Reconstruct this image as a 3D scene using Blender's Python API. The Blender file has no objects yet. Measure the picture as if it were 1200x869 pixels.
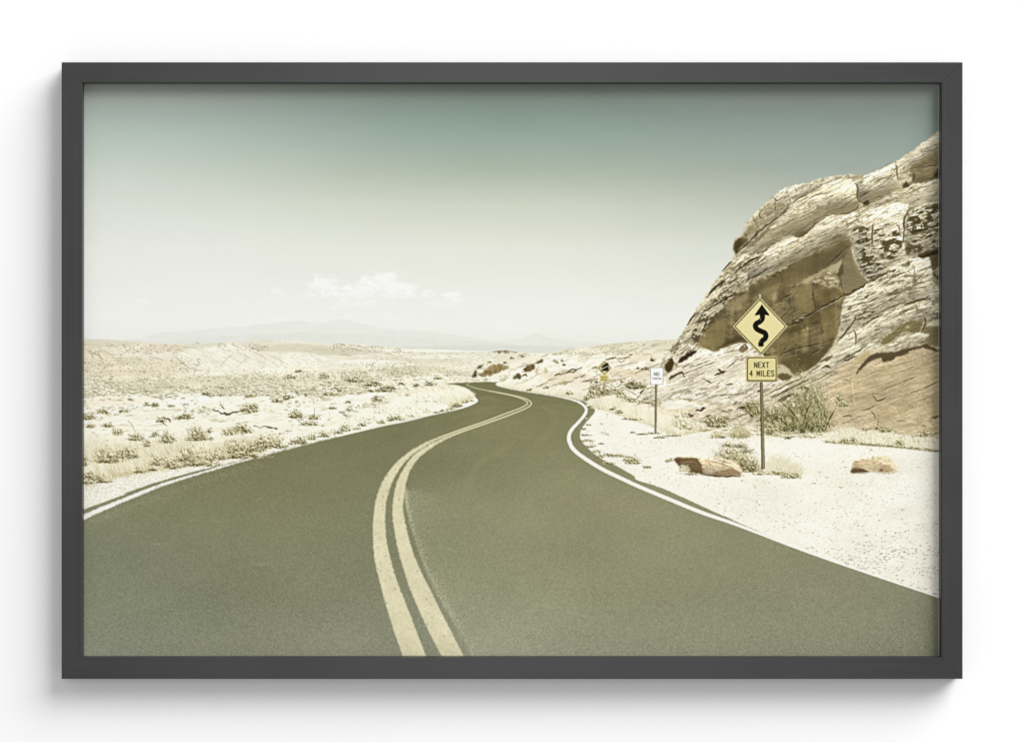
import bpy, bmesh, math
import numpy as np
from mathutils import Vector

# ---------------------------------------------------------------- units
# One millimetre of the wall is one pixel of the 1200 x 869 photograph; the
# picture hangs on a wall in the plane y = 0 and the camera looks along +y.
MM = 0.001
def wx(px): return (px - 600.0) * MM
def wz(py): return (434.5 - py) * MM

scene = bpy.context.scene
# ---------------------------------------------------------------- camera
DIST = 3.0
cam_data = bpy.data.cameras.new('camera')
cam = bpy.data.objects.new('camera', cam_data)
scene.collection.objects.link(cam)
cam.location = (0.0, -DIST - 0.032, 0.0)
cam.rotation_euler = (math.radians(90), 0, 0)
cam_data.sensor_width = 36.0
cam_data.lens = 36.0 * DIST / 1.2
cam_data.clip_end = 60.0
scene.camera = cam

# ---------------------------------------------------------------- light
world = bpy.data.worlds.new('World'); scene.world = world
world.use_nodes = True
bg = world.node_tree.nodes['Background']
bg.inputs['Color'].default_value = (1.0, 1.0, 1.0, 1)
bg.inputs['Strength'].default_value = 0.385

def softbox(name, loc, target, sx, sy, watts, col=(1, 1, 1)):
    d = bpy.data.lights.new(name, 'AREA')
    d.shape = 'RECTANGLE'; d.size = sx; d.size_y = sy
    d.energy = watts; d.color = col
    o = bpy.data.objects.new(name, d); scene.collection.objects.link(o)
    o.location = loc
    v = Vector(target) - Vector(loc)
    o.rotation_euler = v.to_track_quat('-Z', 'Y').to_euler()
    return o
softbox('key_softbox', (10.5, -8.5, 12.0), (0, 0, 0), 14.0, 11.5, 4700)       # big soft light, high on the right
softbox('front_softbox', (0, -6.0, .35), (0, 0, 0), 0.9, 3.0, 55)              # weak light from the camera side: sheen on the rails

vs = scene.view_settings
vs.view_transform = 'Standard'; vs.look = 'None'
vs.exposure = 0.0; vs.gamma = 1.0; vs.use_curve_mapping = False
PRINT_LIGHT = 1.185        # light on the print: how much the lamps lift a printed colour

# ================================================================ PRINT ARTWORK (begin)
# The picture in the frame is a flat printed sheet.  Its ink is worked out
# here with numpy: pixel colours as the eye sees them on the print.
SS = 2
PX0, PX1, PY0, PY1 = 96, 1104, 97, 771
CW, CH = (PX1 - PX0) * SS, (PY1 - PY0) * SS
rng = np.random.default_rng(7)
canvas = np.zeros((CH, CW, 3), np.float32)

class Win:
    """a window of the canvas, with photograph coordinates of its pixels"""
    def __init__(s, x0, y0, x1, y1):
        s.i0 = max(0, int((y0 - PY0) * SS)); s.i1 = min(CH, int(math.ceil((y1 - PY0) * SS)))
        s.j0 = max(0, int((x0 - PX0) * SS)); s.j1 = min(CW, int(math.ceil((x1 - PX0) * SS)))
        s.Y, s.X = np.meshgrid((np.arange(s.i0, s.i1) + .5) / SS + PY0,
                               (np.arange(s.j0, s.j1) + .5) / SS + PX0, indexing='ij')
        s.Y = s.Y.astype(np.float32); s.X = s.X.astype(np.float32)
    @property
    def c(s): return canvas[s.i0:s.i1, s.j0:s.j1]
    def put(s, col, a):
        col = np.asarray(col, np.float32)
        c = s.c
        c += (col - c) * np.clip(a, 0, 1)[..., None]
    def mul(s, f):
        s.c[...] *= f[..., None]

def hash2(i, j, seed):
    k = np.uint32(((seed * 2654435 + 12345) * 2246822519) % 4294967296)
    h = i.astype(np.uint32) * np.uint32(374761393) + j.astype(np.uint32) * np.uint32(668265263) + k
    h = (h ^ (h >> np.uint32(13))) * np.uint32(1274126177)
    h = h ^ (h >> np.uint32(16))
    return (h & np.uint32(0xffffff)).astype(np.float32) / np.float32(0xffffff)

def vnoise(u, v, seed=0):
    i = np.floor(u); j = np.floor(v)
    fu = (u - i).astype(np.float32); fv = (v - j).astype(np.float32)
    fu = fu * fu * (3 - 2 * fu); fv = fv * fv * (3 - 2 * fv)
    i = i.astype(np.int64); j = j.astype(np.int64)
    a = hash2(i, j, seed); b = hash2(i + 1, j, seed); c = hash2(i, j + 1, seed); d = hash2(i + 1, j + 1, seed)
    return a + (b - a) * fu + (c - a) * fv + (a - b - c + d) * fu * fv

def fbm(u, v, seed=0, octv=4, gain=.5):
    s = 0; a = 1.0; t = 0
    for k in range(octv):
        s = s + a * vnoise(u * 2 ** k + 17.3 * k, v * 2 ** k + 9.1 * k, seed + k); t += a; a *= gain
    return s / t

def sstep(a, b, x):
    t = np.clip((x - a) / (b - a), 0, 1); return t * t * (3 - 2 * t)

def blur(a, r):
    """three box passes along both axes"""
    r = int(round(r))
    if r < 1: return a
    for ax in (0, 1):
        for _ in range(2):
            n = a.shape[ax]
            pad = [(0, 0)] * a.ndim; pad[ax] = (r + 1, r)
            c = np.cumsum(np.pad(a, pad, mode='edge'), axis=ax, dtype=np.float64)
            hi = np.take(c, np.arange(2 * r + 1, 2 * r + 1 + n), axis=ax)
            lo = np.take(c, np.arange(0, n), axis=ax)
            a = ((hi - lo) / (2 * r + 1)).astype(np.float32)
    return a

def spline(pts, n=8, closed=False):
    p = np.array(pts, float); out = []
    N = len(p)
    for i in range(N if closed else N - 1):
        if closed: a, b, c, d = p[(i - 1) % N], p[i], p[(i + 1) % N], p[(i + 2) % N]
        else: a, b, c, d = p[max(i - 1, 0)], p[i], p[i + 1], p[min(i + 2, N - 1)]
        for k in range(n):
            t = k / n
            out.append(.5 * (2 * b + (c - a) * t + (2 * a - 5 * b + 4 * c - d) * t * t + (3 * b - a - 3 * c + d) * t ** 3))
    if not closed: out.append(p[-1])
    return np.array(out)

def inside(poly, X, Y):
    m = np.zeros(X.shape, bool); n = len(poly)
    for k in range(n):
        x0, y0 = poly[k]; x1, y1 = poly[(k + 1) % n]
        if y0 == y1: continue
        lo, hi = min(y0, y1), max(y0, y1)
        t = (Y >= lo) & (Y < hi)
        m ^= t & (X < x0 + (Y - y0) * ((x1 - x0) / (y1 - y0)))
    return m

def pmask(w, poly, rough=0.0, rs=.4, seed=1, soft=1):
    X, Y = w.X, w.Y
    if rough:
        X = X + rough * 4.2 * (fbm(w.X * rs, w.Y * rs, seed, 4, .6) - .5)
        Y = Y + rough * 4.2 * (fbm(w.X * rs, w.Y * rs, seed + 50, 4, .6) - .5)
    m = np.zeros(X.shape, np.float32)
    if rough:
        m = inside(poly, X, Y).astype(np.float32)
        return blur(m, soft) if soft else m
    for dx, dy in ((-.13, -.13), (.13, -.13), (-.13, .13), (.13, .13)):
        m += inside(poly, X + dx, Y + dy) * .25
    return blur(m, soft - 1) if soft > 1 else m

def bbox(poly, pad=4):
    p = np.array(poly)[:, :2]; a = p.min(0) - pad; b = p.max(0) + pad
    return Win(a[0], a[1], b[0], b[1])

def fill(poly, col, a=1.0, rough=0.0, rs=.4, seed=1, soft=1):
    w = bbox(poly); w.put(col, a * pmask(w, poly, rough, rs, seed, soft)); return w

def seg_dist(w, pts):
    """distance to a polyline with a width per point -> (distance - half width)"""
    best = np.full(w.X.shape, 1e9, np.float32)
    for (x0, y0, w0), (x1, y1, w1) in zip(pts[:-1], pts[1:]):
        dx, dy = x1 - x0, y1 - y0; L = dx * dx + dy * dy + 1e-9
        t = np.clip(((w.X - x0) * dx + (w.Y - y0) * dy) / L, 0, 1)
        d = np.hypot(w.X - x0 - t * dx, w.Y - y0 - t * dy) - .5 * (w0 + (w1 - w0) * t)
        best = np.minimum(best, d)
    return best

def line(pts, col, a=1.0, soft=.35, smooth=True, wob=0.0, seed=3):
    p = spline(pts, 6) if smooth and len(pts) > 2 else np.array(pts, float)
    w = bbox(p, 5)
    d = seg_dist(w, p)
    if wob: d = d + wob * 2 * (fbm(w.X * .8, w.Y * .8, seed, 2) - .5)
    w.put(col, a * np.clip(.5 - d / (2 * soft), 0, 1))

def crack(pts, wid=1.0, col=(84, 74, 46), a=.9, seed=5):
    """an irregular dark crack through 2-D points: broken, of uneven width, with a lit lower lip"""
    p = spline(pts, 8) if len(pts) > 2 else np.array([np.array(pts[0]) + (np.array(pts[1]) - np.array(pts[0])) * k / 8. for k in range(9)], float)
    n = len(p); t = np.linspace(0, 1, n)
    L = np.hypot(*(p[-1] - p[0])) + 1
    k = np.arange(n) * L / n
    wob = lambda f, sd: vnoise(k * f + seed * 1.7, np.full(n, sd * 3.1 + seed), sd) - .5
    q = np.stack([p[:, 0] + wob(.35, 3) * min(2.2, wid) * .9, p[:, 1] + wob(.45, 4) * min(2.2, wid) * 1.1,
                  wid * (.30 + .62 * np.sin(np.pi * np.clip(t, .06, .94))) * np.clip(.55 + 1.5 * (wob(.3, 5) + .25), .12, 1.35)], 1)
    w = bbox(q, 5)
    d = seg_dist(w, q) + .35 * wid * (fbm(w.X * .55, w.Y * .55, seed + 9, 3) - .5)
    m = np.clip(.5 - d / 1.0, 0, 1)
    ml = np.zeros_like(m); sh = max(1, int(round(SS * .5 * (wid + .6)))); ml[sh:, sh // 2:] = m[:-sh, :m.shape[1] - sh // 2]
    w.c[...] += (np.array((252, 246, 224), np.float32) - w.c) * np.clip((ml - m) * .38 * a, 0, 1)[..., None]
    w.put(col, a * m)

def dots(x, y, col, a=1.0):
    """single canvas pixels; the last one drawn stays on top"""
    i = ((y - PY0) * SS).astype(int); j = ((x - PX0) * SS).astype(int)
    ok = (i >= 0) & (i < CH) & (j >= 0) & (j < CW)
    i, j = i[ok], j[ok]
    col = np.asarray(col, np.float32)
    col = np.broadcast_to(col, (len(x), 3))[ok]
    a = np.broadcast_to(np.asarray(a, np.float32), (len(x),))[ok][:, None]
    canvas[i, j] = canvas[i, j] * (1 - a) + col * a

def ramp(t, stops):
    t = np.clip(t, 0, 1); ks = np.array([s[0] for s in stops]); cs = np.array([s[1] for s in stops], float)
    return np.stack([np.interp(t, ks, cs[:, k]) for k in range(3)], -1)

VEG = [(0, (88, 80, 48)), (.25, (140, 130, 86)), (.5, (188, 179, 134)), (.75, (220, 212, 172)), (1, (246, 240, 215))]
STRAW = [(0, (150, 140, 96)), (.3, (204, 194, 152)), (.65, (233, 226, 192)), (1, (252, 248, 230))]
GREEN = [(0, (74, 70, 40)), (.35, (128, 123, 78)), (.65, (176, 170, 122)), (1, (230, 223, 184))]

def shrub(cx, base, rx, ry, pal=VEG, n=None, bright=.0, airy=.0, blade=1.2, shade=True):
    """leafy clump: short twigs through a ragged dome, sunlit tips over dark gaps"""
    n = int((n or 26 * rx * ry + 30) * .8)
    if shade:
        w = Win(cx - rx * 1.6, base - ry, cx + rx * 1.3, base + ry * .5 + 1)
        d = ((w.X - cx + rx * .25) / (rx * .9)) ** 2 + ((w.Y - base + ry * .14) / (ry * .34 + .3)) ** 2 + 1.2 * (fbm(w.X * .5, w.Y * .6, int(cx) % 300, 2) - .5)
        w.put((124, 114, 74), .5 * sstep(1.2, .2, d) * (1 - airy))
    th = rng.uniform(-.12, np.pi + .12, n); r = rng.uniform(0, 1, n) ** .62
    nl = 7
    lobe = 1 + .35 * (vnoise(th * 2.1 + cx, np.full(n, base), 7) - .5) + .5 * (vnoise(th * 6.0 + cx * 2, np.full(n, base), 8) - .5) + .22 * rng.normal(0, 1, n) * (r > .75)
    x = cx + rx * lobe * r * np.cos(th); y = base - ry * lobe * r * np.abs(np.sin(th)) + rng.normal(0, .25, n)
    h = (base - y) / ry
    sd = int(cx * 3 + base) % 900
    cl = fbm(x / max(1.3, rx * .20), y / max(1.1, ry * .20), sd, 2); cl2 = fbm((x - .6) / max(1.3, rx * .20), (y + .9) / max(1.1, ry * .20), sd, 2)
    v = .34 + .30 * h + .7 * (cl - .5) + 1.8 * (cl - cl2) + .12 * (x - cx) / rx + rng.normal(0, .17, n) + bright + .01
    thin = rng.uniform(0, 1, n) < (1.1 - .75 * airy * (r > .4) - .35 * sstep(.7, 1.05, r))
    thin &= cl > airy * .55
    order = np.argsort(rng.uniform(0, 1, n) - .35 * r)
    order = order[thin[order]]
    x, y, v = x[order], y[order], v[order]
    col = ramp(v, pal)
    ang = np.arctan2(-(np.abs(base - y) + ry * .3), (x - cx)) + rng.normal(0, .6, len(x))
    for k in range(int(max(1, round(blade * SS)))):
        t = k / SS
        dots(x + np.cos(ang) * t, y + np.sin(ang) * t, col, .8)

def grass(cx, base, rx, ht, n=400, pal=STRAW, lean=0.0, spread=.6, bright=0, a=.7, basefn=None):
    """fine dry blades standing on base"""
    x0 = cx + rng.normal(0, rx * .5, n).clip(-rx, rx)
    b = base if basefn is None else basefn(x0)
    y0 = b + rng.normal(0, ht * .06, n)
    L = ht * rng.uniform(.45, 1.05, n) * np.sqrt(np.clip(1.15 - ((x0 - cx) / rx) ** 2, .1, 1))
    ang = lean + spread * (x0 - cx) / rx * .8 + rng.normal(0, .28, n)
    v0 = rng.normal(.62 + bright, .17, n)
    steps = int(max(3, ht * SS * 1.1))
    bend = rng.normal(0, .25, n)
    for k in range(steps):
        t = k / (steps - 1)
        x = x0 + np.sin(ang + bend * t) * L * t; y = y0 - np.cos(ang + bend * t) * L * t
        dots(x, y, ramp(v0 - .22 * (1 - t) ** 2 + .1 * t, pal), a * (1 - .45 * t))

def scatter(polyY0, polyY1, x0, x1, n, size, pal=VEG, pmap=None, bright=0.0, alpha=.8, flat=.5):
    """many low desert bushes on the plain, drawn far to near"""
    n = int(n * 2.3)
    x = rng.uniform(x0, x1, n); y = polyY0 + (polyY1 - polyY0) * rng.uniform(0, 1, n) ** .8
    if pmap is not None:
        k = rng.uniform(0, 1, n) < pmap(x, y) * .9 + .07; k &= y > np.interp(x, hz[:, 0], hz[:, 1]) + 1.2; x, y = x[k], y[k]
    o = np.argsort(y)
    for cx, cy in zip(x[o], y[o]):
        s = size(cy) * rng.uniform(.35, 1.25) ** 1.3
        m = int(4 + s * s * 7)
        px = cx + rng.normal(0, s * .55, m); py = cy - np.abs(rng.normal(0, s * flat * .6, m))
        v = .2 + .5 * (cy - py) / (s * flat + .3) + rng.normal(0, .2, m) + bright - .10 + rng.normal(0, .18)
        dots(px, py, ramp(v, pal), min(1, alpha * 1.2) * rng.uniform(.5, 1))
        dots(px[: m // 2] + s * .5, py[: m // 2] - s * .3, (250, 245, 226), .35)

# ---------------------------------------------------------------- sky
W = Win(PX0, PY0, PX1, PY1)
ys = np.array([97, 130, 160, 200, 240, 290, 340, 380, 420, 772.])  # topmost sky stop is greyed in the ink for the frame's shadow
def rows(cols): return np.stack([np.interp(W.Y, ys, np.array(cols)[:, k]) for k in range(3)], -1)
L_ = rows([(168,172,163), (170,182,173), (188,201,190), (209,217,206), (225,229,219), (238,240,232), (243,244,237), (246,247,241), (240,240,232), (240,240,232)])
C_ = rows([(138,145,135), (137,155,144), (153,171,159), (177,189,172), (212,217,200), (233,235,223), (242,243,234), (245,246,238), (239,239,228), (240,240,228)])
R_ = rows([(142,147,138), (136,148,140), (149,164,155), (166,176,165), (191,197,183), (218,222,209), (234,236,226), (242,243,234), (238,238,228), (240,240,228)])
tx = (W.X - 97) / 1004
t1 = sstep(.0, .5, tx)[..., None]; t2 = sstep(.45, .95, tx)[..., None]
sky = (L_ * (1 - t1) + C_ * t1) * (1 - t2) + R_ * t2
sky += (1.6 * (fbm(W.X * .02, W.Y * .05, 3, 3) - .5))[..., None] * 2
canvas[...] = sky
# clouds: small heaps of white over the far range
def cloud(cx, cy, rx, ry, a, seed):
    rx, ry = rx * 1.12, ry * 1.2
    w = Win(cx - rx * 1.6, cy - ry * 2.2, cx + rx * 1.6, cy + ry * 2)
    n = fbm(w.X * .11, w.Y * .14, seed, 6, .62)
    big = fbm(w.X * .05, w.Y * .07, seed + 60, 3)
    d = ((w.X - cx) / rx) ** 2 + ((w.Y - cy) / np.where(w.Y > cy, ry * .62, ry)) ** 2
    m = sstep(1.05, .25, d + (n - .5) * 2.6 + (big - .5) * 1.2)
    lit = np.clip(.75 + 2.2 * (fbm(w.X * .11, w.Y * .14 , seed, 4) - fbm((w.X + 1.6) * .11, (w.Y - 1.8) * .14, seed, 4)) - .45 * (w.Y - cy) / ry, 0, 1)
    w.put(np.stack([240 + 14 * lit, 241 + 13 * lit, 234 + 17 * lit], -1), a * .95 * m)
for k, c in enumerate([(379, 336, 19, 13, .95), (392, 341, 22, 8, .9), (446, 334, 27, 14, .95), (425, 339, 24, 9, .85), (465, 341, 24, 8, .9),
                       (440, 347, 58, 5, .7), (428, 358, 36, 7, .5), (504, 345, 9, 5, .75), (531, 351, 13, 8, .8), (520, 358, 20, 6, .4),
                       (327, 342, 10, 5, .7), (389, 362, 8, 3, .5), (362, 347, 9, 4, .5), (168, 356, 12, 7, .45), (325, 374, 20, 5, .35), (448, 372, 46, 5, .35), (130, 372, 16, 6, .3)]):
    cloud(*c, 20 + k)

# ---------------------------------------------------------------- far ranges
def far(pts, col, a, seed):
    p = list(spline(pts, 6)); p = [(x, y + 3.2 * (float(fbm(np.float64(x * .09), np.float64(seed), seed, 4, .6)) - .5)) for x, y in p]
    p += [(pts[-1][0], 430), (pts[0][0], 430)]
    w = bbox(p); m = pmask(w, p)
    tex = 13 * (fbm(w.X * .10, w.Y * .16 + w.X * .07, seed, 5, .6) - .5)
    w.put(np.array(col, np.float32) + tex[..., None], a * m)
far([(90, 400), (159, 396.6), (180, 390.4), (200, 388), (222, 388), (262, 384), (300, 380.5), (325, 378), (350, 375.6), (373, 378.6), (398.7, 374), (414, 377), (452, 385), (502, 388.6), (543, 393.6), (600, 404), (640, 410)], (229, 230, 220), .40, 4)
far([(150, 402), (230, 396), (300, 392), (360, 390), (430, 392), (520, 398), (575, 400), (610, 396), (626.6, 390), (634, 393), (650, 397), (690, 401), (760, 404)], (230, 231, 220), .45, 9)
far([(440, 408), (500, 405.5), (580, 404.5), (640, 405), (700, 407)], (222, 224, 212), .55, 12)

# ---------------------------------------------------------------- desert plain
horizon = [(90, 396), (140, 398), (180, 401), (210, 402.8), (255, 401.5), (265, 400.5), (287, 402), (296, 398), (320, 398.4), (350, 399.2), (385, 402.6), (407, 402), (440, 404.3),
           (480, 408), (519, 409.5), (560, 411), (604, 412), (642, 413.5), (660, 410.5), (680, 406.8), (700, 404.5), (731, 401), (773, 398.3), (812, 396)]
hz = spline(horizon, 5)
plain = [tuple(p) for p in hz] + [(1110, 396), (1110, 780), (90, 780)]
m = pmask(W, plain)
hy = np.interp(W.X[0], hz[:, 0], hz[:, 1])[None, :]
dep = W.Y - hy
n1 = fbm(W.X * .035, W.Y * .16, 31, 5); n2 = fbm(W.X * .012, W.Y * .07, 41, 3)
base = ramp(dep / 60, [(0, (232, 228, 207)), (.25, (238, 232, 210)), (.6, (245, 239, 217)), (1, (251, 246, 228))]).astype(np.float32)
base += ((n1 - .5) * 22)[..., None] * np.array([1, 1, 1.15]) + ((n2 - .5) * 16)[..., None] * np.array([.6, 1, 1.4])
psc = 26 / np.maximum(dep + 5, 3)
pu = (W.X - 600) * psc * .5; pv = 900 / np.maximum(dep + 9, 6)
tx1 = fbm(pu, pv * 1.3, 35, 4, .6); tx2 = fbm(W.X * .45, W.Y * .9, 36, 4, .65)
rough_ = (tx2 - .5) * 46 * (.35 + .9 * sstep(.4, .62, n1)) + (tx1 - .5) * 26
rough_ = np.where(rough_ > 0, rough_ * .5, rough_ * 1.25) * sstep(0, 4, dep)
base += rough_[..., None] * np.array([1, 1.04, 1.3])
W.put(base, m)
# tinted earth and pale flats
def tint(cx, cy, rx, ry, col, a, seed=1, fr=.1):
    w = Win(cx - rx * 1.6, cy - ry * 1.8, cx + rx * 1.6, cy + ry * 1.8)
    d = ((w.X - cx) / rx) ** 2 + ((w.Y - cy) / ry) ** 2 + 1.5 * (fbm(w.X * fr, w.Y * fr * 2.5, seed, 4) - .5)
    w.put(col, a * sstep(1.25, .45, d) * pmask(w, plain))
tint(135, 437, 46, 5, (226, 209, 178), .55, 2); tint(190, 409, 36, 4.5, (228, 214, 186), .55, 3); tint(120, 402, 40, 4, (222, 216, 190), .8, 4)
tint(190, 432, 40, 8, (228, 219, 188), .6, 13); tint(150, 423, 28, 6, (214, 207, 178), .6, 14)
tint(345, 408, 60, 5, (222, 214, 188), .8, 5); tint(400, 412, 40, 5, (214, 206, 180), .7, 6); tint(210, 449, 120, 9, (216, 211, 180), .4, 7)
tint(330, 447, 120, 8, (214, 208, 176), .38, 8); tint(470, 421, 70, 5, (222, 216, 190), .5, 9); tint(480, 434, 60, 6, (216, 210, 176), .55, 10)
tint(130, 470, 40, 5, (245, 236, 212), .8, 11); tint(300, 477, 60, 6, (247, 241, 220), .7, 12); tint(380, 474, 50, 5, (249, 244, 226), .7, 15)
tint(520, 410.5, 90, 2, (246, 245, 234), .8, 16, .05); tint(510, 418, 50, 2.2, (246, 242, 226), .8, 17); tint(430, 424, 50, 3, (248, 246, 232), .8, 18)

# pale rock hills on the left
def pale_hill(pts, seed, ang, col=(243, 239, 221)):
    w = bbox(pts, 3); m = pmask(w, pts, 1.2, .2, seed)
    ca, sa = math.cos(ang), math.sin(ang)
    u = w.X * ca + w.Y * sa; v = -w.X * sa + w.Y * ca
    t = fbm(u * .10, v * .55, seed, 4)
    ln = sstep(.60, .76, fbm(u * .09, v * .7 + 1.5 * fbm(w.X * .1, w.Y * .1, seed + 3, 3), seed + 9, 4, .6)) * .6 + .8 * sstep(.62, .72, fbm(w.X * .4, w.Y * .7, seed + 19, 3)) * sstep(.45, .6, fbm(w.X * .06, w.Y * .1, seed + 20, 2))
    c = np.array(col, np.float32) + ((t - .5) * 26)[..., None] * np.array([1, 1.05, 1.3], np.float32) - (ln * 26)[..., None] * np.array([1, 1.12, 1.5], np.float32)
    w.put(c, m * .95)
pale_hill([(207, 416), (217, 409), (240, 408), (262, 404), (268, 400.5), (276, 401.5), (288, 407), (300, 412), (318, 418), (336, 427), (341, 431), (300, 432), (255, 434), (228, 433), (214, 424)], 21, .5)
pale_hill([(97, 404), (112, 406), (128, 412), (136, 424), (134, 430), (122, 433), (97, 440)], 22, .7, (236, 226, 200))
pale_hill([(170, 424), (185, 420), (200, 421), (214, 426), (222, 433), (200, 435), (180, 432)], 23, .4, (238, 230, 204))
pale_hill([(330, 415), (350, 413), (372, 416), (392, 420), (398, 425), (360, 428), (330, 427)], 24, .5, (246, 243, 228))
for pts, wd in [([(205, 418), (214, 425), (222, 431), (238, 434)], 1.6), ([(119, 410), (127, 414), (135, 417)], 1.1), ([(116, 416), (120, 424), (125, 430)], 1.1), ([(98, 409), (110, 414), (116, 417)], 1.3),
                ([(175, 418), (185, 420), (194, 423)], .9), ([(270, 402), (278, 406), (287, 410)], 1.0), ([(287, 409), (298, 413), (312, 419)], .8), ([(214, 407), (222, 407), (230, 408)], .9),
                ([(229, 402.5), (231, 402), (234, 402.5)], 1.0), ([(258, 430), (266, 420), (274, 414)], .5), ([(278, 430), (286, 422), (292, 418)], .5), ([(318, 417), (328, 422), (338, 427)], .7),
                ([(390, 404), (398, 403), (404, 405)], 1.0), ([(402, 409), (412, 408), (424, 411)], 1.1), ([(420, 405), (428, 407), (436, 406)], .9), ([(410, 404), (418, 405), (432, 409)], .8), ([(397, 417), (403, 415), (411, 417)], 1.0), ([(440, 412), (450, 414), (462, 416)], .7), ([(395, 406), (402, 407)], 1.0)]:
    crack(pts, wd * .8, (138, 128, 98), .55, int(pts[0][0]))

# scrub on the plain, far to near
def nz(fx, fy, s, lo, hi): return lambda x, y: sstep(lo, hi, fbm(x * fx, y * fy, s, 3))
scatter(402, 414, 345, 470, 130, lambda y: .8, pmap=nz(.05, .2, 61, .4, .6), bright=.32, alpha=.6)
scatter(399, 412, 97, 215, 150, lambda y: .8, pmap=nz(.05, .2, 62, .4, .6), bright=.3, alpha=.6)
scatter(411, 424, 430, 640, 330, lambda y: .75, pmap=nz(.04, .2, 63, .35, .6), bright=.3, alpha=.6)
scatter(418, 436, 97, 215, 240, lambda y: .9, pmap=nz(.05, .2, 64, .4, .6), bright=.3, alpha=.6)
scatter(424, 446, 400, 575, 900, lambda y: .75 + (y - 424) * .03, pmap=nz(.05, .16, 65, .38, .6), bright=.12, alpha=.65)
scatter(434, 464, 97, 430, 2600, lambda y: .8 + (y - 434) * .03, pmap=nz(.03, .12, 66, .3, .62), bright=.16, alpha=.62)
scatter(440, 470, 97, 440, 420, lambda y: 1.7 + (y - 440) * .03, pmap=nz(.04, .14, 75, .4, .62), bright=.10, alpha=.75)
scatter(462, 492, 97, 445, 560, lambda y: 1.2 + (y - 462) * .03, pmap=nz(.03, .10, 67, .42, .66), bright=.05, alpha=.7)
scatter(447, 478, 380, 530, 420, lambda y: 1.2 + (y - 447) * .03, pmap=nz(.04, .1, 68, .42, .66), bright=.10, alpha=.7)
scatter(466, 520, 97, 430, 90, lambda y: 3.0, pmap=nz(.04, .1, 76, .4, .62), bright=.10, alpha=.75, flat=.7)
scatter(470, 530, 97, 420, 160, lambda y: 1.5, pmap=nz(.04, .1, 69, .4, .66), bright=.1, alpha=.6)
ROCKS = [(0, (112, 96, 66)), (.4, (160, 142, 104)), (.8, (206, 190, 154)), (1, (240, 230, 206))]
scatter(402, 416, 97, 215, 150, lambda y: .9, pal=ROCKS, pmap=nz(.08, .25, 91, .4, .6), bright=.15, alpha=.7)
scatter(414, 436, 97, 180, 150, lambda y: 1.0, pal=ROCKS, pmap=nz(.08, .2, 92, .42, .6), bright=.12, alpha=.7)
scatter(400, 412, 255, 315, 110, lambda y: .9, pal=ROCKS, pmap=lambda x, y: (np.abs(y - (399 + np.abs(x - 270) * .26)) < 4) * .7, bright=.05, alpha=.8)
scatter(401, 414, 385, 470, 130, lambda y: .9, pal=ROCKS, pmap=nz(.07, .3, 93, .42, .6), bright=.08, alpha=.75)
scatter(418, 436, 195, 235, 60, lambda y: 1.0, pal=ROCKS, pmap=nz(.1, .25, 94, .42, .6), bright=.08, alpha=.75)
# slabs of pale bedrock with dark undercuts
def slab(pts, seed, col=(249, 244, 226), ang=-.1, con=1.0):
    w = bbox(pts, 3); m = pmask(w, pts, 1.6, .15, seed)
    ca, sa = math.cos(ang), math.sin(ang); u = w.X * ca + w.Y * sa; v = -w.X * sa + w.Y * ca
    t = fbm(u * .06, v * .35, seed, 4); ln = sstep(.63, .74, fbm(u * .10, v * .8, seed + 7, 3))
    c = np.array(col, np.float32) + con * ((t - .5) * 24)[..., None] * np.array([1, 1.05, 1.4], np.float32) - con * (ln * 30)[..., None] * np.array([1, 1.15, 1.6], np.float32)
    w.put(c, m * .92)
slab([(97, 497), (125, 488), (150, 481), (190, 477), (218, 479), (196, 490), (198, 499), (180, 508), (140, 512), (97, 512)], 71)
slab([(196, 499), (215, 492), (250, 486), (300, 481), (345, 481), (350, 492), (330, 504), (290, 510), (250, 512), (215, 506)], 72)
slab([(255, 474), (275, 468), (310, 466), (340, 470), (335, 478), (300, 479), (262, 481)], 73)
slab([(340, 480), (365, 472), (400, 464), (440, 460), (430, 470), (400, 478), (365, 487), (345, 490)], 74, (251, 247, 231))
for pts, wd, dk in [([(250, 479), (258, 483), (268, 485), (280, 482)], 2.4, 1), ([(258, 473), (261, 477), (264, 479)], 1.8, 1), ([(297, 499), (306, 500), (312, 499)], 1.6, 1), ([(312, 499.5), (318, 501), (325, 503)], 2.6, 1), ([(184, 488), (190, 494), (195, 499)], 1.4, .8), ([(191, 489), (196, 490), (199, 494)], 2.4, 1),
                    ([(200, 492), (208, 489), (216, 487)], 1.4, .8), ([(108, 506), (113, 510), (118, 516)], 1.0, .6), ([(150, 492), (155, 498), (158, 506)], .9, .6), ([(139, 501), (141, 505), (144, 506)], 2.6, .9), ([(140, 481), (148, 482), (154, 481)], .9, .7), ([(345, 489), (350, 493), (358, 497)], 1.0, .6), ([(318, 509), (323, 508)], .8, .5)]:
    crack(pts, wd, (92, 78, 48), .9 * dk, int(pts[0][0]) + 3)
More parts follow.
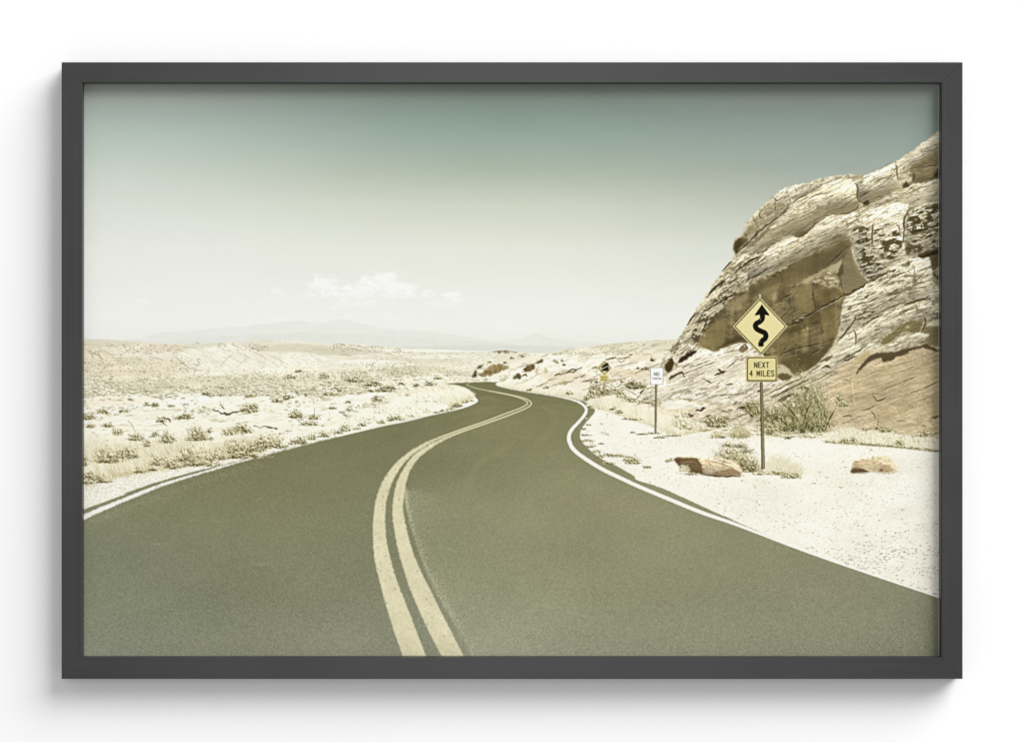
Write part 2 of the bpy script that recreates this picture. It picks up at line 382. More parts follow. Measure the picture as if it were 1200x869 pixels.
for bx in [(104, 491, 8, 6), (120, 484, 6, 4), (172, 475, 3.4, 4), (182, 476, 4.4, 4), (201, 476, 4, 2), (138, 509, 6, 6), (126, 500, 6, 4), (106, 501, 4, 4), (145, 483, 5, 2), (189, 494, 5, 5), (218, 490, 7, 6), (242, 462, 5, 2.5), (246, 464, 4, 2), (258, 463, 3, 1.8), (294, 465, 6, 2.4), (292, 483, 8, 9), (298, 480, 4, 6), (325, 471, 6, 3.5), (336, 468, 4, 3), (284, 507, 10, 10),
           (380, 443, 5, 4.5), (416, 447, 8, 4.5), (437, 452, 9, 5.5), (400, 458, 4, 3), (385, 463, 6, 3), (392, 456, 4, 2), (435, 459, 3.5, 2.4), (442, 470, 6, 5), (452, 474, 4, 3), (340, 443, 6, 3), (350, 436, 4, 2.4), (347, 489, 8, 7), (368, 491, 6, 5), (363, 498, 9, 4), (410, 481, 5, 2.2), (408, 472, 3, 2), (447, 458, 6, 3), (337, 466, 5, 3), (360, 463, 3, 2.2), (455, 456, 9, 4), (470, 451, 4, 3), (513, 444, 4, 3.5), (440, 480, 5, 4), (390, 479, 4, 3), (478, 464, 3, 3)]:
    shrub(*bx, bright=-.06)
line([(368.6, 478, .7), (368.6, 489, .7)], (150, 140, 100), .8)

# ---------------------------------------------------------------- right middle ground: slopes of pale slickrock
right_ground = [(578, 414), (604, 412.5), (642, 414), (660, 410.5), (680, 406.8), (700, 404.5), (731, 401), (773, 398.3), (812, 396), (1110, 396), (1110, 780), (740, 560), (660, 470), (578, 450)]
w = bbox(right_ground); m = pmask(w, right_ground) * sstep(575, 640, w.X + .9 * (w.Y - 412) + 30 * (fbm(w.X * .06, w.Y * .12, 85, 3) - .5))
ang = -.28; u = w.X * math.cos(ang) + w.Y * math.sin(ang); v = -w.X * math.sin(ang) + w.Y * math.cos(ang)
t = fbm(u * .03, v * .14, 81, 5); ln = sstep(.60, .74, fbm(u * .07, v * .5, 82, 4))
far_t = np.clip((w.Y - 398) / 40, 0, 1)
c = ramp(far_t, [(0, (226, 221, 194)), (.35, (240, 234, 212)), (1, (247, 241, 221))]) + ((t - .5) * 40)[..., None] * np.array([1, 1.1, 1.5]) - (ln * (22 + 40 * far_t))[..., None] * np.array([1, 1.1, 1.4])
w.put(c, m)
scatter(400, 416, 640, 800, 800, lambda y: .9, pmap=lambda x, y: ((y > np.interp(x, hz[:, 0], hz[:, 1]) + .8) * sstep(.3, .6, fbm(x * .05, y * .2, 83, 3))), bright=.16, alpha=.6)
scatter(412, 462, 585, 780, 900, lambda y: .8 + (y - 412) * .012, pmap=lambda x, y: (y < 449 + np.maximum(0, x - 585) * .19 - 6) * sstep(.42, .66, fbm(x * .05, y * .14, 84, 3)), bright=.08, alpha=.62)
slab([(632, 424), (642, 416), (662, 417), (678, 424), (668, 433), (648, 436), (636, 434)], 91, (250, 246, 231), -.3)
slab([(588, 449), (600, 441), (622, 436), (640, 434), (650, 438), (640, 446), (620, 452), (600, 454)], 92, (249, 245, 229), -.4)
slab([(684, 424), (700, 415), (716, 416), (700, 426), (688, 432)], 93, (250, 246, 231), -.3)
slab([(700, 432), (740, 424), (775, 414), (792, 412), (776, 424), (740, 432), (705, 440)], 94, (249, 244, 226), -.2)
tint(740, 438, 34, 5, (230, 212, 176), .6, 31); tint(757, 419, 26, 4, (233, 219, 188), .55, 32); tint(720, 434, 24, 2.5, (228, 212, 176), .5, 33); tint(660, 440, 30, 5, (232, 219, 188), .6, 34)
# brown outcrops beside the far bend
def outcrop(pts, col, seed, con=34):
    w = bbox(pts, 3); m = pmask(w, pts, 1.2, .5, seed)
    t = fbm(w.X * .5, w.Y * .25, seed, 3)
    sh = (w.Y - min(p[1] for p in pts)) / (max(p[1] for p in pts) - min(p[1] for p in pts))
    w.put(np.array(col, np.float32) + ((t - .5) * con * 2 - sh * 14 + 6)[..., None], m)
outcrop([(566, 436), (571, 431), (577, 427.5), (586, 426.5), (592, 427.5), (598, 431), (590, 434), (583, 437.5), (575, 440), (567, 439.5)], (160, 141, 96), 101)
outcrop([(554, 441), (556, 435), (558, 433), (559, 438), (557, 442)], (96, 84, 54), 107)
outcrop([(560, 439), (566, 437), (572, 440), (566, 442)], (150, 136, 98), 108)
outcrop([(559, 430), (562, 427.5), (566, 428), (565, 431), (560, 432.5)], (104, 92, 60), 102)
outcrop([(612, 434), (618, 428), (625, 426), (627, 428.5), (626, 432), (618, 436)], (122, 104, 66), 103)
outcrop([(628, 424.5), (633, 421.5), (638.5, 421.5), (636, 424.5), (630, 426)], (108, 96, 62), 104)
outcrop([(604, 438), (609, 437.5), (612, 443), (606, 444.5), (601, 443)], (112, 104, 68), 105)
for x, y, s in [(650, 422.5, 2.2), (659, 422.5, 2.0), (652.5, 424, 1.8), (574, 424, 2.4), (592, 424.5, 2), (600, 419, 2.6), (612, 417, 2.2), (586, 412.6, 3), (594, 412.4, 3)]:
    shrub(x, y + 1, s, 1.8, bright=-.25, n=60)
for pts, wd in [([(577, 412.3), (590, 411.6), (606, 412.6)], 1.4), ([(663, 438), (668, 434), (676, 432), (681, 431)], 2.4), ([(668, 436), (672, 435), (676, 434)], 2.2), ([(650, 440), (658, 438), (664, 436)], 2.0), ([(672, 443), (680, 441), (686, 439)], 1.4), ([(680, 447), (690, 446), (700, 444)], 1.2), ([(710, 421), (716, 419.6), (722, 418.6)], 1.8), ([(724, 420), (732, 419), (738, 418.4)], 2.0), ([(737, 416), (741, 415.4)], 1.4), ([(778, 415), (783, 415.6)], .9),
                ([(744, 438), (752, 433), (757, 431)], 1.4), ([(720, 430), (735, 427), (748, 424)], 1.1), ([(612, 441), (616, 439), (618, 441)], 1.6), ([(724, 422), (728, 424), (732, 422)], 1.2), ([(694, 432), (700, 430)], 1.4), ([(747, 466), (751, 460), (756, 456)], 2.6), ([(735, 457), (741, 460), (746, 463)], 1.0), ([(741, 468), (746, 467.5)], 1.8), ([(764, 421), (768, 423)], 1.4)]:
    crack(pts, wd, (104, 88, 56), .9, int(pts[0][0]) + 11)
for bx in [(745, 455, 12, 6), (741, 452, 6, 5), (750, 454, 6, 5), (757, 433, 4, 2.4), (748, 432, 2.4, 1.6), (765, 423, 3, 3.4), (729, 448, 2.4, 1.8), (730, 455, 2.4, 1.2), (697, 448, 4, 2), (658, 458.5, 2.4, 2), (661, 428, 2, 1.6)]:
    shrub(*bx, bright=-.22)
for x, y in [(629, 434), (639.5, 433)]:
    fill([(x - 1.6, y - 2.5), (x + 1.4, y - 3), (x + 1.8, y + 4), (x - 1.2, y + 4.5)], (206, 188, 146), .8, .4)

# ---------------------------------------------------------------- the cliff
cliff_edge = [(776, 424), (780, 416), (788, 404.5), (796.6, 395), (802, 387), (806, 380), (813, 367.7), (821.4, 355), (832.5, 341), (840.8, 327.6), (847.7, 316), (854.6, 308), (862.4, 299), (859, 291), (861, 281), (870.7, 275.7), (872.8, 267), (876, 260), (883, 252), (891.4, 244), (898.4, 237), (908, 228.7), (919, 221), (931.5, 217.6), (946.7, 215), (960.5, 210), (978.5, 206.5), (998, 204.6), (1014.5, 206), (1035, 197.7), (1051.8, 188.7), (1069.8, 177), (1085, 165), (1100, 154), (1110, 147)]
cliff = cliff_edge + [(1110, 515), (1080, 512), (1040, 508), (1000, 502), (950, 506), (900, 500), (860, 497), (830, 496), (800, 492), (770, 480), (750, 466), (762, 450)]

def rock(pts, col, ang=-.42, lines=.5, mott=.3, con=30, seed=1, rough=1.0, edge=0.0, er=6, a=1.0, fu=.05, fv=.55, dark=(96, 84, 54), soft=1, lit=None, relief=.085):
    """one face of rock: bedding lines at an angle, mottled pits and a rounded edge"""
    w = bbox(pts, 6); m = pmask(w, pts, rough, .25, seed, soft)
    ca, sa = math.cos(ang), math.sin(ang)
    wob = 3.0 * (fbm(w.X * .03, w.Y * .03, seed + 2, 3) - .5)
    u = w.X * ca + w.Y * sa; v = -w.X * sa + w.Y * ca + wob
    big = fbm(u * .02, v * .06, seed + 3, 4); med = fbm(u * .07, v * .28, seed + 4, 4); fine = fbm(u * .35, v * .8, seed + 5, 3)
    c = np.broadcast_to(np.array(col, np.float32) * np.array([1.05, 1.05, 1.07], np.float32), w.X.shape + (3,)).copy()
    f = 1 + (con / 255.) * .62 * ((big - .5) * 1.3 + (med - .5) * 1.7 + (fine - .5) * 1.3)
    c *= f[..., None] ** np.array([1, 1.05, 1.25], np.float32)
    if lines:
        gate = sstep(.36, .60, fbm(u * .03, v * .09, seed + 10, 3))
        ln = sstep(.53, .66, fbm(u * fu * 2.4, v * fv * 1.75, seed + 6, 4, .6)) * (.3 + .7 * gate)
        hi = sstep(.53, .66, fbm(u * fu * 2.4, (v + 1.1) * fv * 1.75, seed + 6, 4, .6)) * (.3 + .7 * gate)
        c += (np.array(dark, np.float32) - c) * np.clip(ln * lines * .82, 0, .9)[..., None]
        c += (np.array((250, 244, 222), np.float32) - c) * np.clip((hi - ln) * lines * .30, 0, .5)[..., None]
    if mott:
        pit = sstep(.55, .66, fbm(u * .16, v * .34, seed + 7, 4, .6)) * sstep(.35, .6, fbm(u * .04, v * .06, seed + 8, 3))
        pit2 = sstep(.55, .66, fbm((u - .8) * .16, (v + 1.0) * .34, seed + 7, 4, .6)) * sstep(.35, .6, fbm(u * .04, v * .06, seed + 8, 3))
        c += (np.array(dark, np.float32) * .8 - c) * np.clip(pit * mott, 0, .95)[..., None]
        c += (np.array((250, 244, 222), np.float32) - c) * np.clip((pit2 - pit) * mott * .5, 0, .6)[..., None]
    if relief:
        hgt = fbm(u * .035, v * .24, seed + 30, 6, .70) + .28 * fbm(w.X * .26, w.Y * .30, seed + 37, 4, .68) + .5 * fbm(u * .03, v * .05, seed + 39, 3)
        gy, gx = np.gradient(hgt)
        e = gy * .85 - gx * .55; e = e / (e.std() + 1e-6)
        c *= (1 + relief * np.where(e > 0, .85 * np.tanh(e * .9), 1.05 * np.tanh(e * .9)))[..., None] ** np.array([.95, 1, 1.2], np.float32)
        vein = np.abs(fbm(u * .045, v * .30, seed + 41, 4, .6) - .5); gate = sstep(.42, .62, fbm(u * .025, v * .05, seed + 44, 3))
        vm = np.clip(1 - vein / .014, 0, 1) * gate
        jn = np.abs(fbm(u * .20, v * .05, seed + 42, 3, .6) - .5); jm = np.clip(1 - jn / .012, 0, 1) * sstep(.5, .62, fbm(u * .05, v * .05, seed + 43, 3))
        c += (np.array(dark, np.float32) - c) * np.clip(vm * relief * 2.4 + jm * relief * 1.3, 0, .85)[..., None]
    if edge:
        b = blur(m, er * SS)
        sh = np.clip((m - b) * 2, 0, 1)
        g = np.gradient(b, axis=0) * er * SS; gx = np.gradient(b, axis=1) * er * SS
        l = np.clip(g * 1.0 - gx * .5, -1, 1)
        c *= (1 + edge * l)[..., None]
    if lit is not None: c *= lit(w.X, w.Y)[..., None]
    w.put(c, a * m)

LIGHT, MID = (224, 214, 181), (202, 190, 152)
rock(cliff, (212, 201, 165), lines=.6, mott=.4, con=50, seed=200, rough=1.4)
# left flank: broken bright blocks above the cave
rock([(796, 396), (806, 380), (821, 355), (841, 327), (863, 300), (884, 290), (920, 282), (992, 278), (960, 294), (938, 303), (914, 317), (896, 326), (880, 333), (862, 343), (846, 356), (832, 370), (822, 392), (806, 404)], (214, 203, 168), ang=-.60, lines=.75, mott=.6, con=80, seed=210, edge=0.45, er=9, fu=.07, fv=.42)
# main shoulder: fine parallel bedding
rock([(866, 297), (884, 288), (897, 270), (908, 258), (922, 247), (935, 234), (952, 223), (975, 210), (1003, 209), (1006, 228), (1008, 240), (998, 247), (985, 250), (973, 250), (962, 256), (950, 267), (938, 277), (928, 275), (905, 288), (880, 300)], (214, 204, 170), ang=-.47, lines=.55, mott=.2, con=44, seed=220, edge=0.95, er=14, fu=.035, fv=.62)
rock([(880, 302), (905, 290), (930, 277), (940, 277), (955, 266), (968, 255), (976, 251), (1004, 249), (1000, 268), (990, 278), (960, 292), (938, 302), (910, 316), (885, 326), (868, 330)], (220, 210, 176), ang=-.50, lines=.6, mott=.35, con=54, seed=230, edge=1.0, er=13, fu=.05, fv=.5)
# rounded underside above the long crevice
def band(pts, col, a, soft=4, rough=.6, seed=1):
    w = bbox(pts, 10); w.put(col, a * pmask(w, pts, rough, .3, seed, soft))
band([(928, 274), (945, 262), (962, 249), (980, 243), (1000, 236), (1008, 238), (1000, 247), (985, 250.5), (973, 250.5), (963, 256), (950, 267), (940, 276.5), (932, 277.5)], (150, 136, 98), .75, 4)
crack([(928, 275), (936, 277.5), (944, 273), (954, 264), (964, 255.5), (974, 251)], 2.4, (88, 76, 50))
crack([(974, 251), (986, 251), (998, 248), (1008, 240.5)], 2.0, (96, 84, 56))
fill([(930, 274), (936, 271), (946, 269), (940, 276), (934, 278)], (112, 98, 68), .85, .5, soft=2)
for pts, c, a, sf in [([(880, 292), (900, 274), (925, 258), (950, 248), (975, 238), (1004, 230), (1006, 240), (985, 249), (966, 252), (950, 264), (934, 275), (905, 286)], (172, 158, 118), .50, 9), ([(905, 316), (930, 300), (958, 286), (990, 272), (996, 279), (962, 293), (938, 303), (912, 317)], (166, 150, 108), .55, 6),
                      ([(905, 252), (930, 236), (955, 222), (985, 212), (1000, 212), (990, 220), (960, 228), (932, 244), (912, 256)], (238, 230, 202), .5, 6), ([(950, 268), (970, 254), (990, 251), (1000, 254), (980, 262), (960, 274)], (242, 234, 208), .6, 6), ([(890, 304), (920, 286), (936, 279), (930, 288), (900, 304)], (232, 224, 194), .5, 5)]:
    band(pts, c, a, sf, 1.6, int(pts[0][0]))
# overhanging cap at the top left
rock([(859, 291), (861, 281), (870.7, 275.7), (872.8, 267), (876, 260), (883, 252), (891.4, 244), (898.4, 237), (908, 228.7), (919, 221), (931.5, 217.6), (946, 215), (962, 209.5), (980, 206), (1000, 205), (985, 210), (965, 216), (952, 222), (944, 227), (934, 232), (926, 238), (922, 245), (915, 252), (904, 258), (893, 268), (880, 280), (868, 292), (862, 299)], (224, 216, 186), ang=-.62, lines=.45, mott=.3, con=52, seed=240, edge=0.6, er=7, fu=.06, fv=.4)
band([(861, 284), (872, 272), (880, 258), (893, 246), (905, 239), (922, 237), (924, 241), (918, 249), (904, 258), (893, 268), (880, 280), (868, 292), (862, 298)], (168, 154, 114), .6, 3, 1.8, 3)
band([(859, 291), (861, 282), (868, 279), (874, 277), (876, 282), (868, 291), (863, 298)], (98, 88, 58), .85, 2, 1, 4)
fill([(860, 291), (861, 284), (865, 280), (870, 278), (868, 283), (872, 284), (867, 290), (863, 297)], (84, 74, 46), .85, 1.0, .5)
fill([(870, 279), (876, 268), (884, 262), (880, 272), (874, 280)], (150, 136, 96), .7, 1.0, .5)
fill([(872, 292), (882, 284), (893, 273), (900, 265), (908, 257), (916, 252), (906, 262), (898, 274), (888, 284), (884, 288)], (132, 118, 84), .85, .8, soft=2)
crack([(863, 296), (872, 289), (884, 277), (895, 267), (906, 258.5), (916, 252)], 2.0, (72, 62, 40))
crack([(914, 253), (921, 246), (925, 240)], 1.6, (90, 78, 52)); crack([(925, 240), (935, 233), (945, 228), (953, 223)], 1.6, (112, 100, 70))
for pts in ([(892, 246), (890, 252), (894, 258)], [(882, 254), (886, 262), (889, 267)], [(872, 272), (876, 278)], [(908, 236), (909, 247)], [(907, 232), (911, 235), (920, 230)], [(924, 229), (927, 236)], [(931, 219), (934, 224)]):
    crack(pts, 1.3, (104, 92, 62), .85, int(pts[0][0]))
for pts in ([(898, 256), (906, 250), (909, 246), (906, 254)], [(894, 258), (897, 252), (899, 257)], [(925, 228), (929, 233), (933, 230), (928, 240)]):
    fill(pts, (226, 216, 184), .9, .5)
# thick roll of rock on the upper right
rock([(1003, 213), (1014.5, 206), (1035, 197.7), (1051.8, 188.7), (1069.8, 177), (1085, 165), (1110, 147), (1110, 174), (1100, 177), (1085, 184), (1066, 197), (1052, 207), (1053, 220), (1035, 230), (1022, 237), (1013, 241), (1007, 235), (1004, 222)], (222, 213, 182), ang=-.50, lines=.6, mott=.15, con=40, seed=250, edge=0.9, er=11, fu=.05, fv=.55)
band([(1006, 236), (1020, 226), (1040, 220), (1052, 213), (1054, 221), (1036, 230), (1022, 238), (1012, 242)], (168, 154, 116), .7, 3)
band([(1054, 205), (1070, 192), (1088, 180), (1110, 170), (1110, 178), (1085, 186), (1066, 198), (1056, 210)], (172, 158, 118), .6, 2)
crack([(1002, 214), (1005, 222), (1005, 231), (1009, 238)], 2.0, (102, 90, 60)); crack([(1050, 192), (1051, 202), (1053, 211)], 1.8, (116, 102, 70))
fill([(1011, 238), (1016, 234), (1019, 236), (1018, 240), (1013, 241)], (74, 64, 44), .95, .5)
# hollow under the roll
rock([(1068, 203), (1066, 197), (1085, 184), (1110, 172), (1110, 208), (1090, 211), (1080, 215), (1072, 215), (1069, 210)], (156, 142, 104), ang=-.3, lines=.3, mott=.1, con=36, seed=260, relief=.1)
band([(1070, 214), (1072, 207), (1090, 208), (1110, 199), (1110, 208), (1092, 211), (1080, 216)], (120, 108, 78), .7, 2)
crack([(1066, 198), (1078, 196), (1090, 195), (1104, 192)], 1.4, (106, 94, 64)); fill([(1069, 205), (1072, 202), (1073, 207), (1071, 215), (1069, 213)], (110, 98, 70), .9, .5)
fill([(1095, 206), (1097, 200), (1101, 196), (1110, 194), (1110, 208), (1096, 208.5)], (74, 66, 46), .9, .4)
fill([(1058, 219), (1059, 214.5), (1061.5, 212.5), (1065.5, 216), (1066, 220), (1062, 224), (1059, 223)], (78, 68, 46), .95, .5)
fill([(1054, 208), (1062, 203), (1068, 203), (1067, 214), (1060, 212), (1055, 214)], (216, 204, 168), .8, .6, soft=2)
# pale ledge below it
rock([(1022, 241), (1036, 231), (1054, 223), (1072, 217), (1090, 212), (1110, 207), (1110, 236), (1085, 238), (1066, 242), (1040, 240), (1025, 243)], (219, 208, 174), ang=-.28, lines=.35, mott=.1, con=36, seed=270, edge=0.3, er=6)
crack([(1026, 240), (1038, 237), (1050, 233), (1062, 231)], 1.6, (150, 134, 92)); crack([(1062, 229), (1070, 225), (1076, 221)], 1.1, (150, 136, 98))
# two rough, pitted blocks
rock([(998, 282), (999, 272), (1005, 258), (1011, 249), (1030, 242), (1055, 236.5), (1064, 240), (1065, 247), (1060, 258), (1059, 284), (1063, 300), (1040, 313), (1019, 332), (1012, 322), (1004, 309)], (230, 221, 188), ang=-.30, lines=.5, mott=.0, con=46, seed=280, edge=0.75, er=13, fu=.06, fv=.4)
def pits(pts, seed, th, a=.9, ang=-.30, fu=.12, fv=.30, dark=(86, 76, 46)):
    w = bbox(pts, 3); m = pmask(w, pts, 2.5, .12, seed, 3)
    ca, sa = math.cos(ang), math.sin(ang); u = w.X * ca + w.Y * sa; v = -w.X * sa + w.Y * ca
    n = fbm(u * fu, v * fv, seed, 5, .62); n_hi = fbm((u - 1) * fu, (v + 1.3) * fv, seed, 5, .62)
    p = sstep(th, th + .06, n); q = sstep(th, th + .06, n_hi)
    w.put((252, 247, 226), m * np.clip(q - p, 0, 1) * .6)
    w.put(dark, m * p * a)
pits([(999, 280), (1002, 268), (1022, 261), (1050, 262), (1058, 280), (1058, 300), (1036, 314), (1019, 330), (1008, 312)], 285, .50, .9, fu=.14, fv=.36)
rock([(1060, 262), (1064, 250), (1072, 243), (1090, 238), (1110, 233), (1110, 289), (1096, 291), (1076, 297), (1064, 302), (1060, 288)], (220, 211, 176), ang=-.30, lines=.5, mott=.0, con=46, seed=290, edge=0.5, er=10, fu=.06, fv=.4)
pits([(1061, 268), (1063, 252), (1072, 244), (1110, 237), (1110, 272), (1082, 278), (1066, 276)], 295, .47, .95)
pits([(1062, 280), (1110, 264), (1110, 286), (1080, 294), (1066, 300)], 297, .51, .8)
crack([(1064, 247), (1060, 256), (1059.5, 270), (1059, 284)], 2.0, (70, 60, 38)); crack([(1073, 272), (1086, 268), (1100, 263), (1106, 260)], 2.2, (70, 60, 38))
fill([(1061, 290), (1064, 288), (1069, 292), (1066, 298), (1062, 299)], (100, 88, 58), .8, .6)
crack([(1022, 264), (1022, 276), (1023, 288)], 1.8, (92, 80, 50)); crack([(1050, 262), (1053, 266), (1055, 272)], 1.2, (98, 86, 56))
# grooved lower face
rock([(985, 395), (986, 366), (990, 352), (1004, 342), (1019, 332), (1042, 314), (1066, 302), (1088, 300), (1092, 312), (1093, 330), (1110, 345), (1110, 352), (1094, 352), (1078, 350), (1050, 359), (1020, 372), (990, 394)], (230, 221, 188), ang=-.33, lines=.85, mott=.15, con=44, seed=300, edge=0.55, er=12, fu=.05, fv=.42)
pits([(1019, 330), (1040, 317), (1056, 308), (1070, 302), (1088, 298), (1076, 306), (1050, 320), (1022, 334)], 305, .48, .8, -.4)
crack([(1018, 330), (1026, 326), (1036, 321), (1042, 317)], 3.4, (100, 88, 54)); crack([(1043, 326), (1050, 323), (1058, 320)], 2.0, (100, 88, 54)); crack([(1013, 347), (1015, 349), (1017, 343)], 1.4)
crack([(1071, 312), (1072, 328), (1073, 346)], 1.2, (140, 126, 88)); crack([(1060, 357), (1070, 354), (1084, 350), (1090, 350)], 2.8, (96, 84, 54)); crack([(1030, 366), (1046, 359), (1062, 354)], 1.8, (104, 92, 60))
# dark diagonal gap at the right edge
fill([(1075, 299), (1084, 294), (1096, 291), (1110, 288), (1110, 326), (1099, 328), (1094, 323), (1091, 312), (1089, 300), (1082, 302), (1077, 303)], (112, 100, 68), .95, .8)
fill([(1076, 300), (1086, 295), (1110, 289), (1110, 296), (1090, 299), (1080, 303)], (64, 55, 36), .85, .6)
fill([(1092, 318), (1100, 312), (1110, 308), (1110, 318), (1098, 322)], (206, 196, 160), .8, .6)
# ledge under the grooves
rock([(980, 410), (985, 398), (1000, 388), (1020, 378), (1050, 363), (1078, 354), (1094, 354), (1110, 352), (1110, 380), (1095, 378), (1084, 376), (1068, 374), (1058, 378), (1045, 388), (1020, 400), (990, 412), (960, 424), (948, 432), (960, 424)], (226, 217, 184), ang=-.40, lines=.45, mott=.35, con=46, seed=310, edge=0.5, er=9, fu=.05, fv=.4)
crack([(982, 399), (992, 388), (998, 380), (1004, 371)], 2.6, (100, 88, 56)); crack([(1000, 386), (1003, 394), (1003, 404)], 1.4); crack([(1012, 381), (1024, 373), (1036, 368)], 2.0, (92, 80, 50)); crack([(1025, 387), (1030, 386)], 1.4)
fill([(1034, 397), (1046, 388), (1058, 378), (1068, 375), (1081, 376), (1079, 388), (1070, 391), (1062, 388), (1052, 394), (1042, 402), (1032, 404)], (138, 125, 86), .95, 1.0)
fill([(1080, 384), (1100, 380), (1110, 379), (1110, 409), (1098, 412), (1088, 404), (1082, 396)], (140, 126, 90), .9, 1.0); fill([(1060, 384), (1064, 380), (1066, 384)], (214, 204, 168), .8, .5)
fill([(1082, 381), (1092, 376), (1110, 370), (1110, 380), (1092, 383)], (232, 224, 192), .9, .8); crack([(1083, 371), (1084, 380), (1079, 392)], 1.6, (84, 74, 48))
rock([(1032, 412), (1038, 404), (1050, 398), (1062, 392), (1076, 390), (1088, 391), (1088, 396), (1070, 402), (1056, 408), (1044, 414)], (222, 212, 178), ang=-.38, lines=.5, mott=.3, con=40, seed=320, edge=0.4, er=5)
# ribbed ramp running down left
rock([(885, 470), (900, 460), (920, 450), (940, 438), (960, 425), (980, 414), (1000, 406), (1025, 402), (1027, 405), (1015, 410), (1000, 420), (985, 428), (960, 440), (930, 455), (905, 470), (890, 476)], (228, 219, 186), ang=-.52, lines=.85, mott=.15, con=40, seed=330, edge=0.35, er=6, fu=.035, fv=.5)
crack([(980, 425), (992, 419), (1005, 412), (1016, 405)], 1.8, (78, 68, 42)); crack([(895, 464), (915, 454), (935, 445), (950, 437)], 1.6, (92, 80, 50)); crack([(904, 466), (922, 457), (940, 448), (948, 444)], 1.8, (88, 76, 46)); crack([(962, 424), (970, 420), (975, 418)], 3.4, (116, 104, 70)); crack([(964, 431), (969, 429), (973, 431)], 2.4, (100, 86, 54)); crack([(988, 424), (996, 420), (1004, 417)], 2.2, (84, 74, 46))
crack([(955, 446), (970, 438), (980, 432)], 1.4, (110, 96, 62)); crack([(912, 471), (920, 466), (930, 461)], 4.0, (92, 82, 52)); crack([(935, 456), (942, 454), (948, 455)], 2.0, (98, 86, 56))
# smooth tan wall at the lower right
rock([(950, 506), (955, 470), (970, 450), (984, 430), (1000, 420), (1016, 412), (1030, 414), (1050, 414), (1080, 404), (1110, 406), (1110, 515), (1060, 508), (1000, 500)], (204, 186, 146), ang=-.36, lines=.28, mott=.05, con=34, seed=340, fu=.03, fv=.5, dark=(128, 108, 74), relief=.10)
tint2 = bbox([(940, 400), (1104, 514)]); tint2.put((188, 168, 126), .25 * pmask(tint2, [(1000, 440), (1104, 412), (1104, 490), (1040, 500), (1000, 480)], 3, .1, 4, 8))
fill([(1002, 438.5), (1007, 430), (1015, 420), (1023, 414.5), (1037, 412.5), (1048, 412.5), (1062, 408), (1078, 405), (1085, 402), (1098, 410), (1110, 409), (1110, 411), (1095, 411.5), (1080, 407), (1065, 412), (1064, 414), (1056, 417), (1050, 418), (1045, 423), (1035, 424), (1032, 419), (1022, 422), (1013, 429), (1004, 438)], (98, 84, 60), .95, .7)
fill([(1014, 412), (1020, 411), (1018, 417), (1008, 424), (1003, 426), (1008, 418)], (196, 176, 128), .8, .6)
for pts, wd, dk in [([(1034, 456), (1048, 451), (1062, 446), (1072, 442)], 1.4, .8), ([(1068, 460), (1082, 455), (1096, 449), (1104, 446)], 1.6, .85), ([(1027, 470), (1034, 468), (1039, 465)], 1.6, .9), ([(1022, 460), (1024, 465), (1028, 470)], 1.2, .8), ([(1023, 461), (1030, 462), (1037, 464)], .9, .6), ([(1020, 481), (1024, 485), (1026, 490)], 1.3, .8), ([(1012, 481), (1018, 479), (1026, 475)], 1.2, .7), ([(988, 446), (992, 445), (996, 447)], 1.5, .8), ([(1020, 437), (1024, 436), (1034, 434)], 1.1, .6), ([(1010, 504), (1016, 504), (1021, 502)], 2.0, .8), ([(990, 496), (1000, 491), (1010, 487)], 1.0, .7), ([(988, 488), (993, 487), (998, 488)], 2.4, .7), ([(1080, 465), (1088, 464), (1094, 470)], 1.2, .6), ([(1092, 490), (1097, 488), (1104, 487)], 3.4, .7), ([(1073, 473), (1085, 466), (1100, 459)], .8, .5), ([(1050, 494), (1056, 492), (1060, 493)], 1.4, .6), ([(1030, 490), (1029, 498), (1032, 502)], 1.2, .6), ([(1080, 500), (1083, 499), (1085, 500)], 1.8, .6), ([(1096, 508), (1100, 506), (1106, 508)], 3, .6), ([(1068, 512), (1072, 511)], 2, .6), ([(1065, 474), (1070, 477)], 1.5, .4), ([(1050, 457), (1058, 460)], 1.0, .5), ([(1084, 428), (1094, 424), (1104, 420)], 1, .4), ([(1044, 440), (1056, 435), (1070, 430)], .9, .4), ([(1040, 430), (1052, 427), (1064, 424)], .9, .4)]:
    crack(pts, wd, (110, 94, 64), dk, int(pts[0][0] + pts[0][1]))
for pts in ([(1000, 440), (999, 452), (1000, 462), (1001, 474)], [(1005, 449), (1010, 454), (1016, 456)], [(1035, 471), (1042, 474), (1049, 478), (1052, 484), (1055, 490)], [(1058, 490), (1066, 493), (1074, 494)], [(1050, 464), (1058, 461), (1064, 459)], [(1000, 478), (1006, 481), (1012, 482)]):
    crack(pts, 1.1, (234, 220, 180), .7, int(pts[0][0]) + 5)
# ---- the big shaded alcove
cave = [(819, 404), (822, 394), (828, 383), (832, 371), (842, 362), (851, 354), (858, 347), (866, 343), (874, 338), (880, 333), (896.6, 325.6), (914.5, 316.6), (938, 303), (957, 295), (976.7, 285.5), (996, 279), (996, 288), (998.8, 300.7), (1004, 312), (1010, 323), (1018, 331), (1004, 339), (990, 348), (986, 362), (985, 376), (982, 392), (977, 400), (969, 412), (961, 423), (948, 433), (931, 440), (921, 443), (910, 426), (896, 418), (880, 403), (862, 402), (850, 407), (838, 412), (824, 408)]
rock(cave, (129, 116, 80), ang=-.30, lines=.12, mott=.08, con=60, seed=400, rough=.9, fu=.02, fv=.16, dark=(96, 82, 50), relief=.07)
wv = bbox(cave); st = fbm(wv.X * .16, wv.Y * .018, 410, 4)
bl2 = fbm(wv.X * .07, wv.Y * .09, 411, 5, .6)
wv.mul(1 + pmask(wv, cave, .9, .25, 400) * ((st - .5) * .48 + (bl2 - .5) * .75))
